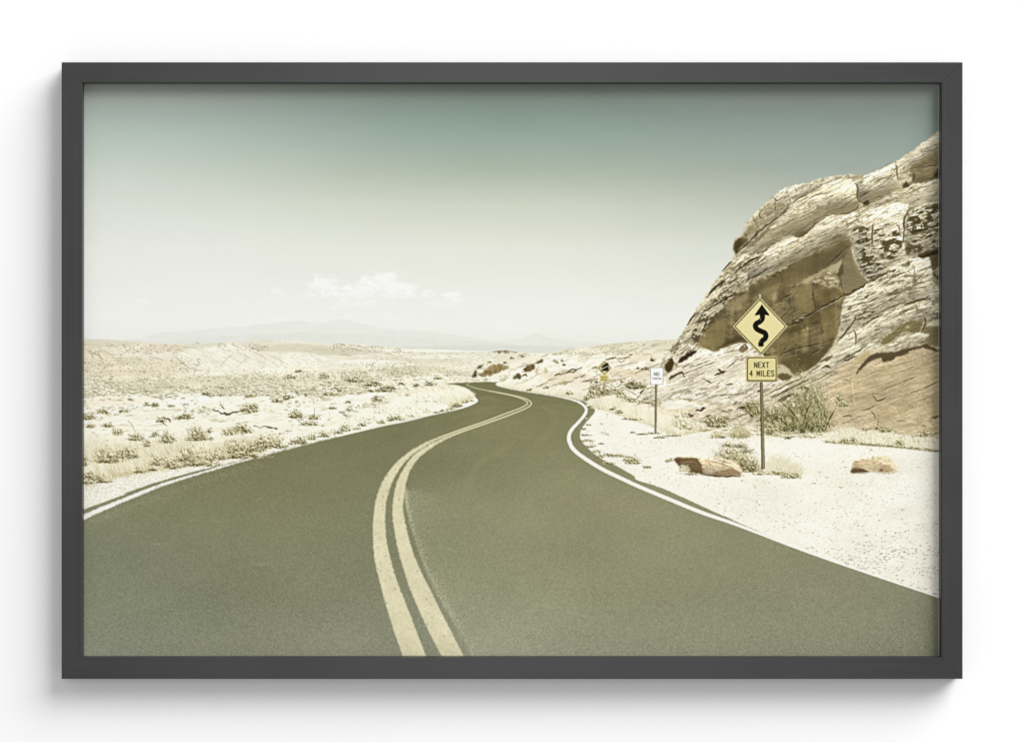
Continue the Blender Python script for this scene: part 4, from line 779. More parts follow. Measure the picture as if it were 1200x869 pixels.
for cx, b, rx, ry, br in [(128, 541, 16, 16, -.05), (150, 536, 12, 12, -.12), (160, 515, 9, 8, -.1), (172, 522, 5, 8, 0), (182, 511, 4, 6, -.15), (196, 518, 9, 12, -.08), (104, 560, 7, 8, -.1), (186, 544, 12, 10, .05), (205, 547, 12, 10, -.05), (220, 540, 14, 18, .06), (238, 545, 20, 14, -.02), (232, 515, 13, 15, -.1), (246, 506, 3, 5, -.3), (247, 515, 3, 3, -.3), (268, 509, 8, 8, .02),
                          (285, 536, 24, 22, -.04), (276, 536, 14, 14, -.12), (300, 528, 12, 11, -.05), (322, 524, 14, 12, -.02), (330, 523, 7, 9, -.12), (310, 520, 12, 12, .1), (255, 538, 12, 12, .1), (98, 545, 5, 14, -.06), (115, 562, 9, 5, -.1)]:
    shrub(cx, b, rx, ry, bright=br + .1, airy=.35, shade=False, n=int(16 * rx * ry))
    shrub(cx - rx * .1, b + 1, rx * .75, ry * .35, bright=-.12, shade=False, n=int(5 * rx * ry), airy=.4)
for cx, b, rx, ry in [(180, 551, 5, 2), (165, 553.5, 8, 2), (205, 549, 6, 1.5), (122, 565, 9, 2.4), (104, 566, 6, 2.4)]:
    shrub(cx, b, rx, ry, bright=-.16, n=int(18 * rx * ry))
# white-tipped brush down to the bend
for x0 in range(338, 547, 4):
    b = float(vb(x0)); h = max(5, b - float(vt(x0)))
    for q in (1.0, .72, .45):
        grass(x0 + rng.uniform(-3, 3), b - 1 - h * (1 - q) * .7, 7, h * .52 * rng.uniform(.8, 1.15), 90, STRAW, lean=.15, bright=.52 + rng.normal(0, .08), a=.65)
for x0 in range(338, 547, 6):
    b = float(vb(x0)); h = max(5, b - float(vt(x0)))
    v = .42 + .1 * math.sin(x0 * .11)
    shrub(x0 + rng.uniform(-3, 3), b - h * rng.uniform(.05, .55), 8, h * .34, STRAW, n=260, bright=v, shade=False, airy=.2)
for cx, b, rx, ry in [(404, 505, 7, 6), (398, 508, 5, 3), (425, 499, 5, 4), (419, 503, 4, 2.4), (447, 496, 5, 3), (458, 493, 4, 5), (466, 492, 7, 5), (482, 488.6, 3, 1.6), (520, 482, 5, 1.6), (535, 477, 7, 3.4), (528, 480, 5, 2), (512, 483.6, 4, 1.4), (380, 512, 6, 6), (350, 520, 10, 8), (366, 515, 6, 6), (552, 470, 3, 2), (455, 459, 12, 5), (505, 452, 7, 6), (488, 453, 4, 4)]:
    shrub(cx, b, rx, ry, bright=-.12, n=int(12 * rx * ry + 20), airy=.3, shade=False)
for x0 in np.arange(528, 553, 1.6):
    b = np.interp(x0, [528, 538, 547, 553], [475, 472.5, 469.5, 465]); h = np.interp(x0, [528, 540, 548, 553], [17, 15, 10, 7])
    grass(x0, b, 3, h, 70, STRAW, lean=.1, bright=.10)
    grass(x0 - 1, b - h * .35, 3, h * .7, 30, STRAW, bright=.28)
for cx, b, rx, ry in [(536, 476, 6, 3), (546, 471.5, 3, 2)]: shrub(cx, b, rx, ry, bright=-.15, shade=False)
line([(540, 477.4, 1.3), (547, 475.6, 1.6), (555.5, 472.2, 1.8), (559.2, 469.6, 1.9), (558, 467.2, 1.6), (555, 464.8, 1.2)], WHT, .95)

# right verge of the far bend: pale brush
for x0 in np.arange(590, 690, 2.5):
    b = np.interp(x0, [590, 618, 640, 660, 674, 690], [452, 457.5, 460.5, 463.5, 466, 470]); h = np.interp(x0, [590, 640, 690], [5, 8, 12])
    grass(x0, b, 4, h, 45, STRAW, bright=.16, a=.55)
for cx, b, rx, ry in [(621, 457.5, 3, 2), (640, 455, 3, 3), (690, 469, 5, 7), (697, 466, 8, 10), (708, 463, 10, 9), (716, 462, 9, 6), (722, 461, 8, 5), (734, 470, 7, 6), (728, 466, 6, 6), (742, 471, 6, 4), (754, 472, 6, 3), (697, 455, 6, 5), (667, 462, 4, 3)]:
    shrub(cx, b, rx, ry, bright=-.02, airy=.25)
# pale grass bank from the bend to the white sign
bk = lambda x: np.interp(x, [690, 705, 720, 735, 752, 768, 786, 800, 812], [476, 478, 482, 487, 493, 498, 506, 508, 506])
bt = lambda x: np.interp(x, [690, 705, 720, 735, 752, 768, 786, 800, 812], [466, 462, 464, 470, 474, 476, 484, 490, 496])
for x0 in np.arange(694, 812, 2.2):
    b = float(bk(x0)); h = b - float(bt(x0))
    grass(x0, b, 6, h * rng.uniform(.8, 1.1), 110, STRAW, lean=.05, spread=.3, bright=.12 + .08 * math.sin(x0 * .3), a=.6)
for cx, b, rx, ry in [(725.5, 484, 4, 4), (718, 480, 3, 3), (735, 491, 6, 1.4), (745, 492, 7, 1.2), (692, 477, 3, 2), (766, 508, 8, 1.6), (752, 509, 6, 1.2), (773, 513, 7, 2), (782, 511, 6, 1.4), (792, 511, 5, 1.6), (742, 507, 3, 1.5)]:
    shrub(cx, b, rx, ry, bright=-.18, n=int(14 * rx * ry + 20))
# tufts along the road edge, right
for cx, b, rx, ry, br in [(684, 503, 4, 1.4, -.1), (686, 510, 5, 1.6, -.05), (689, 517, 7, 2, 0), (692, 524, 5, 4, .0), (700, 530, 5, 3.4, .05), (703, 536, 4, 4, 0), (712, 534, 7, 2.6, -.05), (725, 535, 9, 3, -.1), (742, 543, 9, 8, .02), (737, 540, 7, 5, -.05), (758, 548, 5, 2.4, -.05), (712, 543, 8, 2, .1), (786, 540, 3, 3, .0), (782, 541, 3, 2, -.1), (690, 498, 3, 1.2, -.1), (688, 491, 2, 1.2, 0), (705, 520, 4, 1, -.1)]:
    shrub(cx, b, rx, ry, bright=br, airy=.4)

# big green bush at the foot of the tan wall
for cx, b, rx, ry, br in [(958, 486, 16, 40, .05), (940, 490, 26, 44, 0), (920, 500, 24, 28, -.02), (952, 506, 20, 30, -.05), (934, 508, 26, 30, -.04), (912, 508, 16, 22, .02), (966, 500, 9, 24, 0), (900, 494, 12, 18, -.05)]:
    shrub(cx, b, rx, ry, GREEN, bright=br + .02, airy=.45, shade=False, n=int(9 * rx * ry), blade=1.0)
for pts in ([(938, 507), (942, 494), (946, 482), (952, 466)], [(940, 507), (936, 494), (926, 480), (914, 470)], [(966, 506), (972, 492), (980, 478)], [(939, 506), (946, 496), (960, 480)], [(930, 508), (922, 498), (912, 490)]):
    crack(pts, 1.6, (82, 74, 44), .75, int(pts[0][0]) + 9)
for cx, b, rx, ry, br in [(940, 508, 5, 10, -.3), (925, 506, 12, 9, -.12), (955, 504, 10, 12, -.14), (912, 492, 10, 10, -.08)]:
    shrub(cx, b, rx, ry, GREEN, bright=br, airy=.5, shade=False, n=int(8 * rx * ry))
for cx, b, rx, ry, br in [(898, 506, 10, 10, .1), (880, 482, 9, 12, -.05), (884, 488, 6, 14, .0), (842, 500, 12, 11, -.1), (834, 496, 8, 8, -.05), (848, 494, 8, 6, -.12), (905, 509, 12, 10, .12)]:
    shrub(cx, b, rx, ry, GREEN if cx > 876 else VEG, bright=br, airy=.4)
# pale brush under the wall
for x0 in np.arange(976, 1104, 3.0):
    b = np.interp(x0, [970, 1010, 1050, 1104], [518, 520.5, 523.5, 529]); h = np.interp(x0, [970, 985, 1000, 1020, 1040, 1060, 1080, 1104], [8, 19, 17, 14, 15, 12, 15, 14])
    shrub(x0, b, 7, h * 1.12, STRAW, bright=.06 + rng.normal(0, .07), n=int(40 * h), shade=False, airy=.1)
    grass(x0, b, 6, h, int(5 * h), STRAW, bright=.12, a=.5)
for x0 in np.arange(968, 1104, 2.6):
    b = np.interp(x0, [970, 1010, 1050, 1104], [518.5, 521, 524, 529.5])
    shrub(x0, b, 3.2, 2.6, bright=-.12 + rng.normal(0, .1), n=30, shade=False)
for cx, b, rx, ry in [(1000, 517, 4, 5), (990, 518, 5, 5), (1054, 521, 5, 5), (1085, 511, 8, 5), (1040, 506, 9, 6), (1030, 503, 4, 5), (988, 476, 9, 6), (984, 470, 5, 8)]:
    shrub(cx, b, rx, ry, GREEN, bright=.12, airy=.5, shade=False)
# low tufts in front of the slabs
for cx, b, rx, ry, br, pal in [(812, 503, 12, 11, .12, STRAW), (806, 503, 8, 8, .0, STRAW), (800, 500, 10, 12, .1, STRAW), (866, 512, 9, 12, -.12, VEG), (866, 511, 12, 9, .1, STRAW), (852, 509, 10, 8, .15, STRAW), (842, 512, 10, 6, .15, STRAW), (885, 510, 12, 8, .15, STRAW), (846, 513, 4, 3, -.2, VEG), (838, 513, 4, 2, -.2, VEG), (925, 512, 22, 5, .12, STRAW), (955, 512, 14, 5, .15, STRAW), (924, 514, 4, 3, -.1, GREEN), (798, 498, 8, 14, .12, STRAW)]:
    shrub(cx, b, rx, ry, pal, bright=br, airy=.25, shade=False)
grass(866, 512, 9, 14, 260, VEG, bright=-.06)
# bush behind the boulder at the sign's foot
for cx, b, rx, ry, br in [(864, 552, 24, 30, .06), (855, 538, 15, 18, .05), (872, 552, 16, 22, -.04), (880, 553, 12, 16, -.06)]:
    shrub(cx, b, rx, ry, VEG, bright=br, airy=.35, shade=False, n=int(11 * rx * ry))
for cx, b, rx, ry in [(853, 523, 8, 4), (868, 524, 9, 5), (876, 530, 8, 6), (882, 550, 9, 9), (872, 546, 9, 8)]:
    shrub(cx, b, rx, ry, VEG, bright=-.26, airy=.45, shade=False, n=int(9 * rx * ry))

# ---------------------------------------------------------------- boulders
b1 = [(789.7, 538), (792.4, 535.3), (810.4, 534.6), (818.7, 536), (828, 536.5), (836, 534), (857, 539.4), (865, 544), (869, 550), (869.8, 555.6), (863, 557.5), (838, 557), (825.6, 555.5), (807.6, 552.5), (799, 548), (794, 543)]
rock(b1, (218, 200, 162), ang=.12, lines=.35, mott=.1, con=40, seed=500, edge=0.5, er=5, rough=.6, fu=.08, fv=.4, dark=(140, 104, 66))
fill([(789.7, 538.2), (792.4, 535.6), (817, 536.5), (821, 542), (823, 549), (824.5, 555), (808, 552.5), (798, 547), (793, 542)], (108, 88, 58), .95, .6)
fill([(791, 539), (798, 538), (800, 546), (808, 550), (822, 552), (825, 556), (808, 553), (797, 547)], (84, 64, 40), .7, .6, soft=2)
fill([(835, 553), (850, 550), (858, 548), (868, 553), (868, 557), (850, 557.5), (836, 557)], (146, 120, 84), .8, .6, soft=2)
fill([(836, 535), (850, 538), (864, 546), (868, 553), (858, 548), (848, 543), (838, 539)], (240, 226, 192), .85, .6)
crack([(834, 540), (844, 543), (856, 547), (866, 554)], 1.0, (128, 96, 60)); crack([(824, 556), (836, 557), (850, 558), (866, 557.5)], 1.8, (70, 56, 36)); crack([(830, 537), (832, 544), (831, 551)], .8, (176, 142, 100), .7); crack([(795, 542), (806, 540), (816, 541)], .9, (150, 118, 78), .7)
for cx, b, rx, ry in [(803, 552, 5, 6), (800, 550, 4, 5), (812, 556, 8, 2), (868, 558, 4, 2)]: shrub(cx, b, rx, ry, VEG, bright=.05, airy=.5, shade=False)
grass(801, 552, 5, 8, 60, STRAW)
b2 = [(995.9, 552.5), (998, 547), (1001, 540), (1008, 537.5), (1018.7, 535), (1032.5, 532.7), (1042, 535.6), (1049, 544), (1055.5, 552.6), (1045, 553.4), (1018.7, 553), (999, 553.8)]
rock(b2, (232, 217, 182), ang=-.2, lines=.1, mott=.05, con=24, seed=510, edge=0.4, er=5, rough=.5)
fill([(1001, 540.5), (1008, 538), (1024, 537), (1034, 543), (1038, 551), (1020, 552), (1008, 549), (998, 548)], (216, 196, 156), .85, .7)
fill([(1022, 535.5), (1034, 533), (1043, 536.6), (1052, 549), (1044, 547), (1032, 541)], (240, 225, 188), .85, .6, soft=2)
fill([(1033, 545), (1043, 544), (1046, 552), (1032, 553), (1028, 552)], (190, 166, 122), .85, .7)
fill([(995.9, 552.6), (999, 548.4), (1008, 548), (1014, 550), (1019, 553), (1000, 554)], (92, 74, 50), .95, .5)
for y in (541.5, 544, 546.4): crack([(999, y + 2), (1003, y), (1007, y + .4)], 1.1, (150, 116, 74), .8)
fill([(1031, 550), (1035, 549), (1034, 552), (1031, 552.5)], (104, 82, 48), .85, .4)

for poly, sd in ((b1, 521), (b2, 522)):
    w = bbox(poly); m = pmask(w, poly, .6, .25, sd)
    hgt = fbm(w.X * .22, w.Y * .34, sd, 5, .7); gy, gx = np.gradient(hgt); e = gy * .85 - gx * .5; e /= e.std()
    w.mul(1 + m * (.09 * np.tanh(e) + .22 * (fbm(w.X * .12, w.Y * .2, sd + 5, 4, .65) - .5)))
    pit = sstep(.62, .70, fbm(w.X * .35, w.Y * .5, sd + 9, 4, .6)); w.put((128, 104, 70), .55 * pit * m)
for cx, b, rx in [(806, 554, 14), (845, 558, 20), (1008, 554, 12), (1036, 554, 12)]:
    k = 90; dots(cx + rng.normal(0, rx * .5, k), b + np.abs(rng.normal(0, .7, k)), ramp(rng.uniform(0, .7, k), VEG), .6)

# ---------------------------------------------------------------- road signs
GLYPH = {'N': [[(0, 1), (0, 0), (1, 1), (1, 0)]], 'E': [[(1, 0), (0, 0), (0, 1), (1, 1)], [(0, .5), (.8, .5)]], 'X': [[(0, 0), (1, 1)], [(1, 0), (0, 1)]], 'T': [[(0, 0), (1, 0)], [(.5, 0), (.5, 1)]],
         '4': [[(.75, 1), (.75, 0), (0, .68), (1, .68)]], 'M': [[(0, 1), (0, 0), (.5, .7), (1, 0), (1, 1)]], 'I': [[(.5, 0), (.5, 1)]], 'L': [[(0, 0), (0, 1), (1, 1)]],
         'S': [[(1, .16), (.75, 0), (.25, 0), (0, .2), (.2, .45), (.8, .58), (1, .8), (.75, 1), (.25, 1), (0, .84)]], 'O': [[(.2, 0), (.8, 0), (1, .2), (1, .8), (.8, 1), (.2, 1), (0, .8), (0, .2), (.2, 0)]],
         'P': [[(0, 1), (0, 0), (.8, 0), (1, .25), (.8, .5), (0, .5)]], 'A': [[(0, 1), (.5, 0), (1, 1)], [(.2, .65), (.8, .65)]], 'R': [[(0, 1), (0, 0), (.8, 0), (1, .25), (.8, .5), (0, .5)], [(.5, .5), (1, 1)]],
         'K': [[(0, 0), (0, 1)], [(1, 0), (0, .55), (1, 1)]], 'G': [[(1, .2), (.75, 0), (.25, 0), (0, .25), (0, .75), (.25, 1), (.8, 1), (1, .8), (1, .55), (.6, .55)]], '6': [[(.9, .1), (.3, 0), (0, .4), (0, .8), (.3, 1), (.8, 1), (1, .75), (.75, .5), (.1, .55)]], '%': [[(0, 1), (1, 0)]]}
def lettering(txt, x0, x1, y0, y1, wid, col, a=1.0, gap=.42, soft=.32):
    n = sum(.7 if c == ' ' else (.35 if c == 'I' else 1.0) for c in txt) + gap * (len(txt) - 1)
    cw = (x1 - x0) / n; x = x0
    for c in txt:
        adv = cw * (.7 if c == ' ' else (.35 if c == 'I' else 1.0))
        for st in GLYPH.get(c, []):
            line([(x + p[0] * adv, y0 + p[1] * (y1 - y0), wid) for p in st], col, a, soft, False)
        x += adv + cw * gap

def post(pts, w0, w1, col, lite):
    (x0, y0), (x1, y1) = pts
    fill([(x0 - w0 / 2, y0), (x0 + w0 / 2, y0), (x1 + w1 / 2, y1), (x1 - w1 / 2, y1)], col)
    fill([(x0 - w0 * .1, y0), (x0 + w0 * .28, y0), (x1 + w1 * .28, y1), (x1 - w1 * .1, y1)], lite, .8)
    fill([(x0 - w0 * .5, y0), (x0 - w0 * .25, y0), (x1 - w1 * .25, y1), (x1 - w1 * .5, y1)], (74, 70, 48), .7)
DARK = (40, 38, 26)
# steep-grade sign, far
post([(708.3, 446), (707.8, 464)], 1.5, 1.5, (170, 160, 122), (196, 186, 148))
def diamond(cx, cy, r, q=1.0): return [(cx, cy - r), (cx + r * q, cy), (cx, cy + r), (cx - r * q, cy)]
fill(diamond(708.4, 431, 8.8, .96), (196, 182, 118)); fill(diamond(708.4, 431, 7.9, .96), (120, 108, 62), .75); fill(diamond(708.4, 431, 6.9, .96), (230, 218, 164))
fill([(703.6, 434.4), (713.4, 434.4), (712.6, 426), (709.2, 427.6)], DARK, .96, .2); fill([(704, 431.6), (709, 429.4), (712, 427.6), (712.4, 424.9), (710, 425.6), (705.6, 428.4)], DARK, .92, .2)
line([(704.8, 432.6, .7), (712.2, 428.8, .8)], (244, 238, 214), .9, .3, False)
fill([(702.7, 439.2), (713.2, 439.2), (713.2, 446.8), (702.7, 446.8)], (218, 204, 130)); 
for y in (441.2, 444): lettering('NEXT' if y < 443 else 'MILES', 704.6, 711.4, y, y + 1.4, .4, (120, 108, 60), .7)
# no-parking sign
post([(769.0, 450), (768.2, 508)], 2.3, 2.5, (128, 120, 86), (172, 164, 124))
fill([(762, 430.2), (777.4, 430.2), (777.2, 450.6), (762.2, 450.6)], (170, 168, 158)); fill([(762.7, 430.9), (776.7, 430.9), (776.5, 449.9), (762.9, 449.9)], (250, 249, 242))
lettering('NO', 766.7, 772.3, 436.3, 440, .62, (84, 84, 78), .95, .5); lettering('PARKING', 764.6, 774.8, 442.4, 444.4, .42, (128, 128, 118), .85, .4)
dots(np.array([769.4, 769.4]), np.array([432.6, 448.2]), (150, 150, 140), .7)
# winding-road sign, near
post([(890.2, 344.5), (890.4, 352)], 3.0, 3.0, (196, 190, 164), (222, 216, 190))
post([(892.2, 446), (894.4, 549.5)], 3.6, 4.2, (126, 118, 84), (156, 148, 108))
big = [(890.6, 348.4), (923, 382.4), (891.8, 416.6), (858.8, 382.4)]
def inset(poly, k):
    cx = sum(p[0] for p in poly) / len(poly); cy = sum(p[1] for p in poly) / len(poly)
    return [(cx + (x - cx) * k, cy + (y - cy) * k) for x, y in poly]
fill(inset(big, 1.012), (92, 84, 50)); fill(big, (226, 214, 158)); fill(inset(big, .945), (52, 48, 30)); fill(inset(big, .905), (233, 222, 164))
w = bbox(big); w.put((226, 214, 150), .35 * pmask(w, inset(big, .9)) * sstep(360, 420, w.Y))
line([(893.3, 367, 6.0), (893.3, 373, 6.0), (890.6, 376.6, 6.0), (886.8, 378.8, 6.0), (885.2, 381.6, 6.0), (886.8, 385.2, 6.0), (891.4, 387.8, 6.0), (896, 389.9, 6.0), (897.6, 393.2, 6.0), (896.2, 396.8, 6.0), (892.9, 399.4, 6.0), (891.8, 402, 6.0), (891.8, 403, 6.0)], DARK, 1, .35)
fill([(888.8, 401), (894.8, 401), (894.8, 405.8), (888.8, 405.8)], DARK)
fill([(892.8, 356.4), (901.6, 368.6), (901, 369.8), (896.2, 368.6), (890.2, 368.6), (885.4, 369.8), (884.6, 368.6)], DARK)
line([(890.4, 372, .7), (891.2, 375, .7)], (210, 200, 150), .8); line([(890.6, 398, .9), (890.2, 401, .7)], (190, 180, 130), .8); dots(np.array([891.8, 892.2]), np.array([407.8, 407.8]), (150, 138, 88), .8)
def rrect(x0, y0, x1, y1, r):
    o = []
    for cx, cy, a0 in ((x1 - r, y0 + r, -90), (x1 - r, y1 - r, 0), (x0 + r, y1 - r, 90), (x0 + r, y0 + r, 180)):
        o += [(cx + r * math.cos(math.radians(a0 + t)), cy + r * math.sin(math.radians(a0 + t))) for t in (0, 22.5, 45, 67.5, 90)]
    return o
plate = rrect(874.6, 417.6, 911, 447.2, 2.4)
fill(rrect(874.3, 417.4, 911.3, 447.5, 2.5), (96, 88, 52), .9); fill(plate, (222, 209, 148)); fill(rrect(875.6, 418.6, 910, 446.2, 1.8), (56, 52, 32)); fill(rrect(876.6, 419.6, 909, 445.2, 1.4), (228, 216, 154))
lettering('NEXT', 884.2, 900.8, 424.5, 430.5, .85, DARK, 1, .62); lettering('4 MILES', 878.6, 907.0, 434.3, 440.5, .85, DARK, 1, .55)
dots(np.array([892.4, 892.4]), np.array([421.4, 443.4]), (140, 128, 80), .8)
# grass at the foot of the near sign
for cx, rx, ht, b, br in [(914, 12, 22, 553, -.04), (926, 10, 16, 557, -.06), (908, 9, 18, 553, .05), (904, 6, 10, 554, .02), (932, 6, 14, 557, -.05)]:
    grass(cx, b, rx, ht, 300, STRAW, bright=br, a=.6)
for cx, b, rx, ry in [(910, 556, 9, 5), (925, 560, 8, 7), (890, 556, 8, 5), (932, 560, 5, 7)]: shrub(cx, b, rx, ry, VEG, bright=.0, airy=.45, shade=False)
post([(893.9, 526), (894.5, 549)], 4.0, 4.2, (126, 118, 84), (156, 148, 108))
fill([(883, 553.5), (886, 552), (889, 553), (888, 555), (884, 555)], (246, 240, 218), .9, .4)

# ---------------------------------------------------------------- lens softness, then sharpening
# the print's land is a little harder in contrast than its road and sky
m = np.maximum(pmask(W, plain), pmask(W, cliff)) * (1 - pmask(W, road)); m = blur(m, 1)[..., None]
m *= (1 - .85 * blur(pmask(W, gravel), 3))[..., None]
canvas += m * ((canvas.mean(-1, keepdims=True) - 190) * .15 + 1.0)
canvas[...] = np.clip(canvas, 0, 255)
soft = blur(canvas, 1); canvas[...] = canvas * .55 + soft * .45
wide = blur(canvas, 3); canvas[...] = np.clip(canvas + (canvas - wide) * .35, 0, 255)
canvas += (rng.normal(0, 1.1, canvas.shape[:2]).astype(np.float32))[..., None]
canvas[...] = np.clip(canvas, 0, 255)
# ================================================================ PRINT ARTWORK (end)

# ================================================================ OBJECTS
C = scene.collection
def link(o, parent=None):
    C.objects.link(o)
    if parent is not None: o.parent = parent
    return o

def mesh_obj(name, verts, faces, mat, parent=None, smooth=False):
    me = bpy.data.meshes.new(name); me.from_pydata(verts, [], faces); me.update()
    me.materials.append(mat)
    return link(bpy.data.objects.new(name, me), parent)

def node_mat(name):
    m = bpy.data.materials.new(name); m.use_nodes = True
    return m, m.node_tree.nodes, m.node_tree.links, m.node_tree.nodes['Principled BSDF']

# ---- white painted wall
m_wall, N, L, P = node_mat('white_wall_paint')
P.inputs['Roughness'].default_value = .9; P.inputs['Specular IOR Level'].default_value = .1
tc = N.new('ShaderNodeTexCoord'); no = N.new('ShaderNodeTexNoise'); no.inputs['Scale'].default_value = 240; no.inputs['Detail'].default_value = 4
cr = N.new('ShaderNodeValToRGB'); cr.color_ramp.elements[0].color = (.905, .905, .905, 1); cr.color_ramp.elements[1].color = (.925, .925, .925, 1)
bp = N.new('ShaderNodeBump'); bp.inputs['Strength'].default_value = .03; bp.inputs['Distance'].default_value = .0004
L.new(tc.outputs['Object'], no.inputs['Vector']); L.new(no.outputs['Fac'], cr.inputs['Fac']); L.new(cr.outputs['Color'], P.inputs['Base Color'])
L.new(no.outputs['Fac'], bp.inputs['Height']); L.new(bp.outputs['Normal'], P.inputs['Normal'])
wall = mesh_obj('wall', [(-2.5, 0, -2), (2.5, 0, -2), (2.5, 0, 2), (-2.5, 0, 2)], [(0, 1, 2, 3)], m_wall)
wall['kind'] = 'structure'

# ---- dark grey satin frame with faint brushing along each rail
def frame_mat(name, axis):
    m, N, L, P = node_mat(name)
    tc = N.new('ShaderNodeTexCoord'); mp = N.new('ShaderNodeMapping'); no = N.new('ShaderNodeTexNoise'); n2 = N.new('ShaderNodeTexNoise')
    mp.inputs['Scale'].default_value = (3, 60, 320) if axis == 'x' else (320, 60, 3)
    no.inputs['Scale'].default_value = 1; no.inputs['Detail'].default_value = 5
    n2.inputs['Scale'].default_value = 9; n2.inputs['Detail'].default_value = 4
    L.new(tc.outputs['Object'], mp.inputs['Vector']); L.new(mp.outputs['Vector'], no.inputs['Vector']); L.new(tc.outputs['Object'], n2.inputs['Vector'])
    mx = N.new('ShaderNodeMath'); mx.operation = 'MULTIPLY_ADD'; mx.inputs[1].default_value = .5
    L.new(no.outputs['Fac'], mx.inputs[0])
    m2 = N.new('ShaderNodeMath'); m2.operation = 'MULTIPLY'; m2.inputs[1].default_value = .5
    L.new(n2.outputs['Fac'], m2.inputs[0]); L.new(m2.outputs[0], mx.inputs[2])
    cr = N.new('ShaderNodeValToRGB')
    cr.color_ramp.elements[0].position = .35; cr.color_ramp.elements[0].color = (.025, .0255, .026, 1)
    cr.color_ramp.elements[1].position = .65; cr.color_ramp.elements[1].color = (.036, .0365, .037, 1)
    L.new(mx.outputs[0], cr.inputs['Fac']); L.new(cr.outputs['Color'], P.inputs['Base Color'])
    rr = N.new('ShaderNodeMapRange'); rr.inputs['To Min'].default_value = .30; rr.inputs['To Max'].default_value = .42
    L.new(mx.outputs[0], rr.inputs['Value']); L.new(rr.outputs['Result'], P.inputs['Roughness'])
    bp = N.new('ShaderNodeBump'); bp.inputs['Strength'].default_value = .05; bp.inputs['Distance'].default_value = .0003
    L.new(no.outputs['Fac'], bp.inputs['Height']); L.new(bp.outputs['Normal'], P.inputs['Normal'])
    P.inputs['Specular IOR Level'].default_value = .4
    return m
m_fx, m_fz = frame_mat('grey_frame_finish_across', 'x'), frame_mat('grey_frame_finish_upright', 'z')

FRONT, PRINT_Y = -.032, -.0185
OX0, OX1, OY0, OY1 = 72.0, 1128.2, 73.0, 795.0        # outer outline of the frame
IX0, IX1, IY0, IY1 = 96.4, 1102.6, 97.0, 769.4        # its opening

picture = bpy.data.objects.new('framed_picture', None); link(picture)
picture.empty_display_size = .1
picture['label'] = 'framed desert road photograph in a thin dark grey frame hanging on a white wall'
picture['category'] = 'framed picture'

frame = bpy.data.objects.new('frame', None); link(frame, picture)
def rail(mat, side):
    """one mitred moulding: outer wall, flat face with eased edges, inner wall down past the print"""
    prof = [(0, -.0005), (0, FRONT + .0012), (.0004, FRONT + .0004), (.0012, FRONT), (None, FRONT), ('i', FRONT), ('w', FRONT + .0011), ('w', -.014), ('b', -.014), ('b', -.0005)]
    verts = []
    for t, y in prof:
        for end in (0, 1):
            if side in ('top', 'bottom'):
                o, i = (OY0, IY0) if side == 'top' else (OY1, IY1)
                ex_o, ex_i = (OX0, IX0) if end == 0 else (OX1, IX1)
                width = abs(i - o)
            else:
                o, i = (OX0, IX0) if side == 'left' else (OX1, IX1)
                ex_o, ex_i = (OY0, IY0) if end == 0 else (OY1, IY1)
                width = abs(i - o)
            if t is None: k = (width - 3.0) / width
            elif t == 'i': k = (width - (1.3 if side in ('left', 'right') else .4)) / width
            elif t == 'w': k = 1.0
            elif t == 'b': k = .25
            else: k = t / MM / width
            a = o + (i - o) * k; b = ex_o + (ex_i - ex_o) * k
            if side == 'right': b += .22 if end == 0 else -.22      # gap added so shade draws these mitres as a dark line
            verts.append((wx(b), y, wz(a)) if side in ('top', 'bottom') else (wx(a), y, wz(b)))
    n = len(prof); faces = [(2 * k, 2 * k + 1, 2 * ((k + 1) % n) + 1, 2 * ((k + 1) % n)) for k in range(n)]
    faces += [tuple(2 * k for k in range(n)), tuple(2 * k + 1 for k in range(n))[::-1]]
    o = mesh_obj('rail', verts, faces, mat, frame)
    bm = bmesh.new(); bm.from_mesh(o.data); bmesh.ops.recalc_face_normals(bm, faces=bm.faces); bm.to_mesh(o.data); bm.free()
    return o
rail(m_fx, 'top'); rail(m_fx, 'bottom'); rail(m_fz, 'left'); rail(m_fz, 'right')
b0x, b1x, b0z, b1z = wx(IX0 - 8), wx(IX1 + 8), wz(IY1 + 8), wz(IY0 - 8)
m_back, N, L, P = node_mat('pale_mount_card')
P.inputs['Roughness'].default_value = .9
no = N.new('ShaderNodeTexNoise'); no.inputs['Scale'].default_value = 60
cr = N.new('ShaderNodeValToRGB'); cr.color_ramp.elements[0].color = (.70, .70, .68, 1); cr.color_ramp.elements[1].color = (.78, .78, .76, 1)
L.new(no.outputs['Fac'], cr.inputs['Fac']); L.new(cr.outputs['Color'], P.inputs['Base Color'])

# ---- the print: one flat inked sheet.  Its picture is the pixel array worked out above.
lin = canvas / 255.0
lin = np.where(lin <= .04045, lin / 12.92, ((lin + .055) / 1.055) ** 2.4) / PRINT_LIGHT
img = bpy.data.images.new('desert_road_ink', CW, CH, alpha=False, float_buffer=True)
img.colorspace_settings.name = 'Non-Color'
px = np.ones((CH, CW, 4), np.float32); px[..., :3] = lin[::-1]
img.pixels.foreach_set(px.ravel()); img.update(); img.pack()
m_print, N, L, P = node_mat('printed_ink_on_paper')
P.inputs['Roughness'].default_value = .75; P.inputs['Specular IOR Level'].default_value = .08
ti = N.new('ShaderNodeTexImage'); ti.image = img; ti.extension = 'EXTEND'; ti.interpolation = 'Linear'
L.new(ti.outputs['Color'], P.inputs['Base Color'])
no = N.new('ShaderNodeTexNoise'); no.inputs['Scale'].default_value = 900; no.inputs['Detail'].default_value = 2
tc = N.new('ShaderNodeTexCoord'); bp = N.new('ShaderNodeBump'); bp.inputs['Strength'].default_value = .02; bp.inputs['Distance'].default_value = .0001
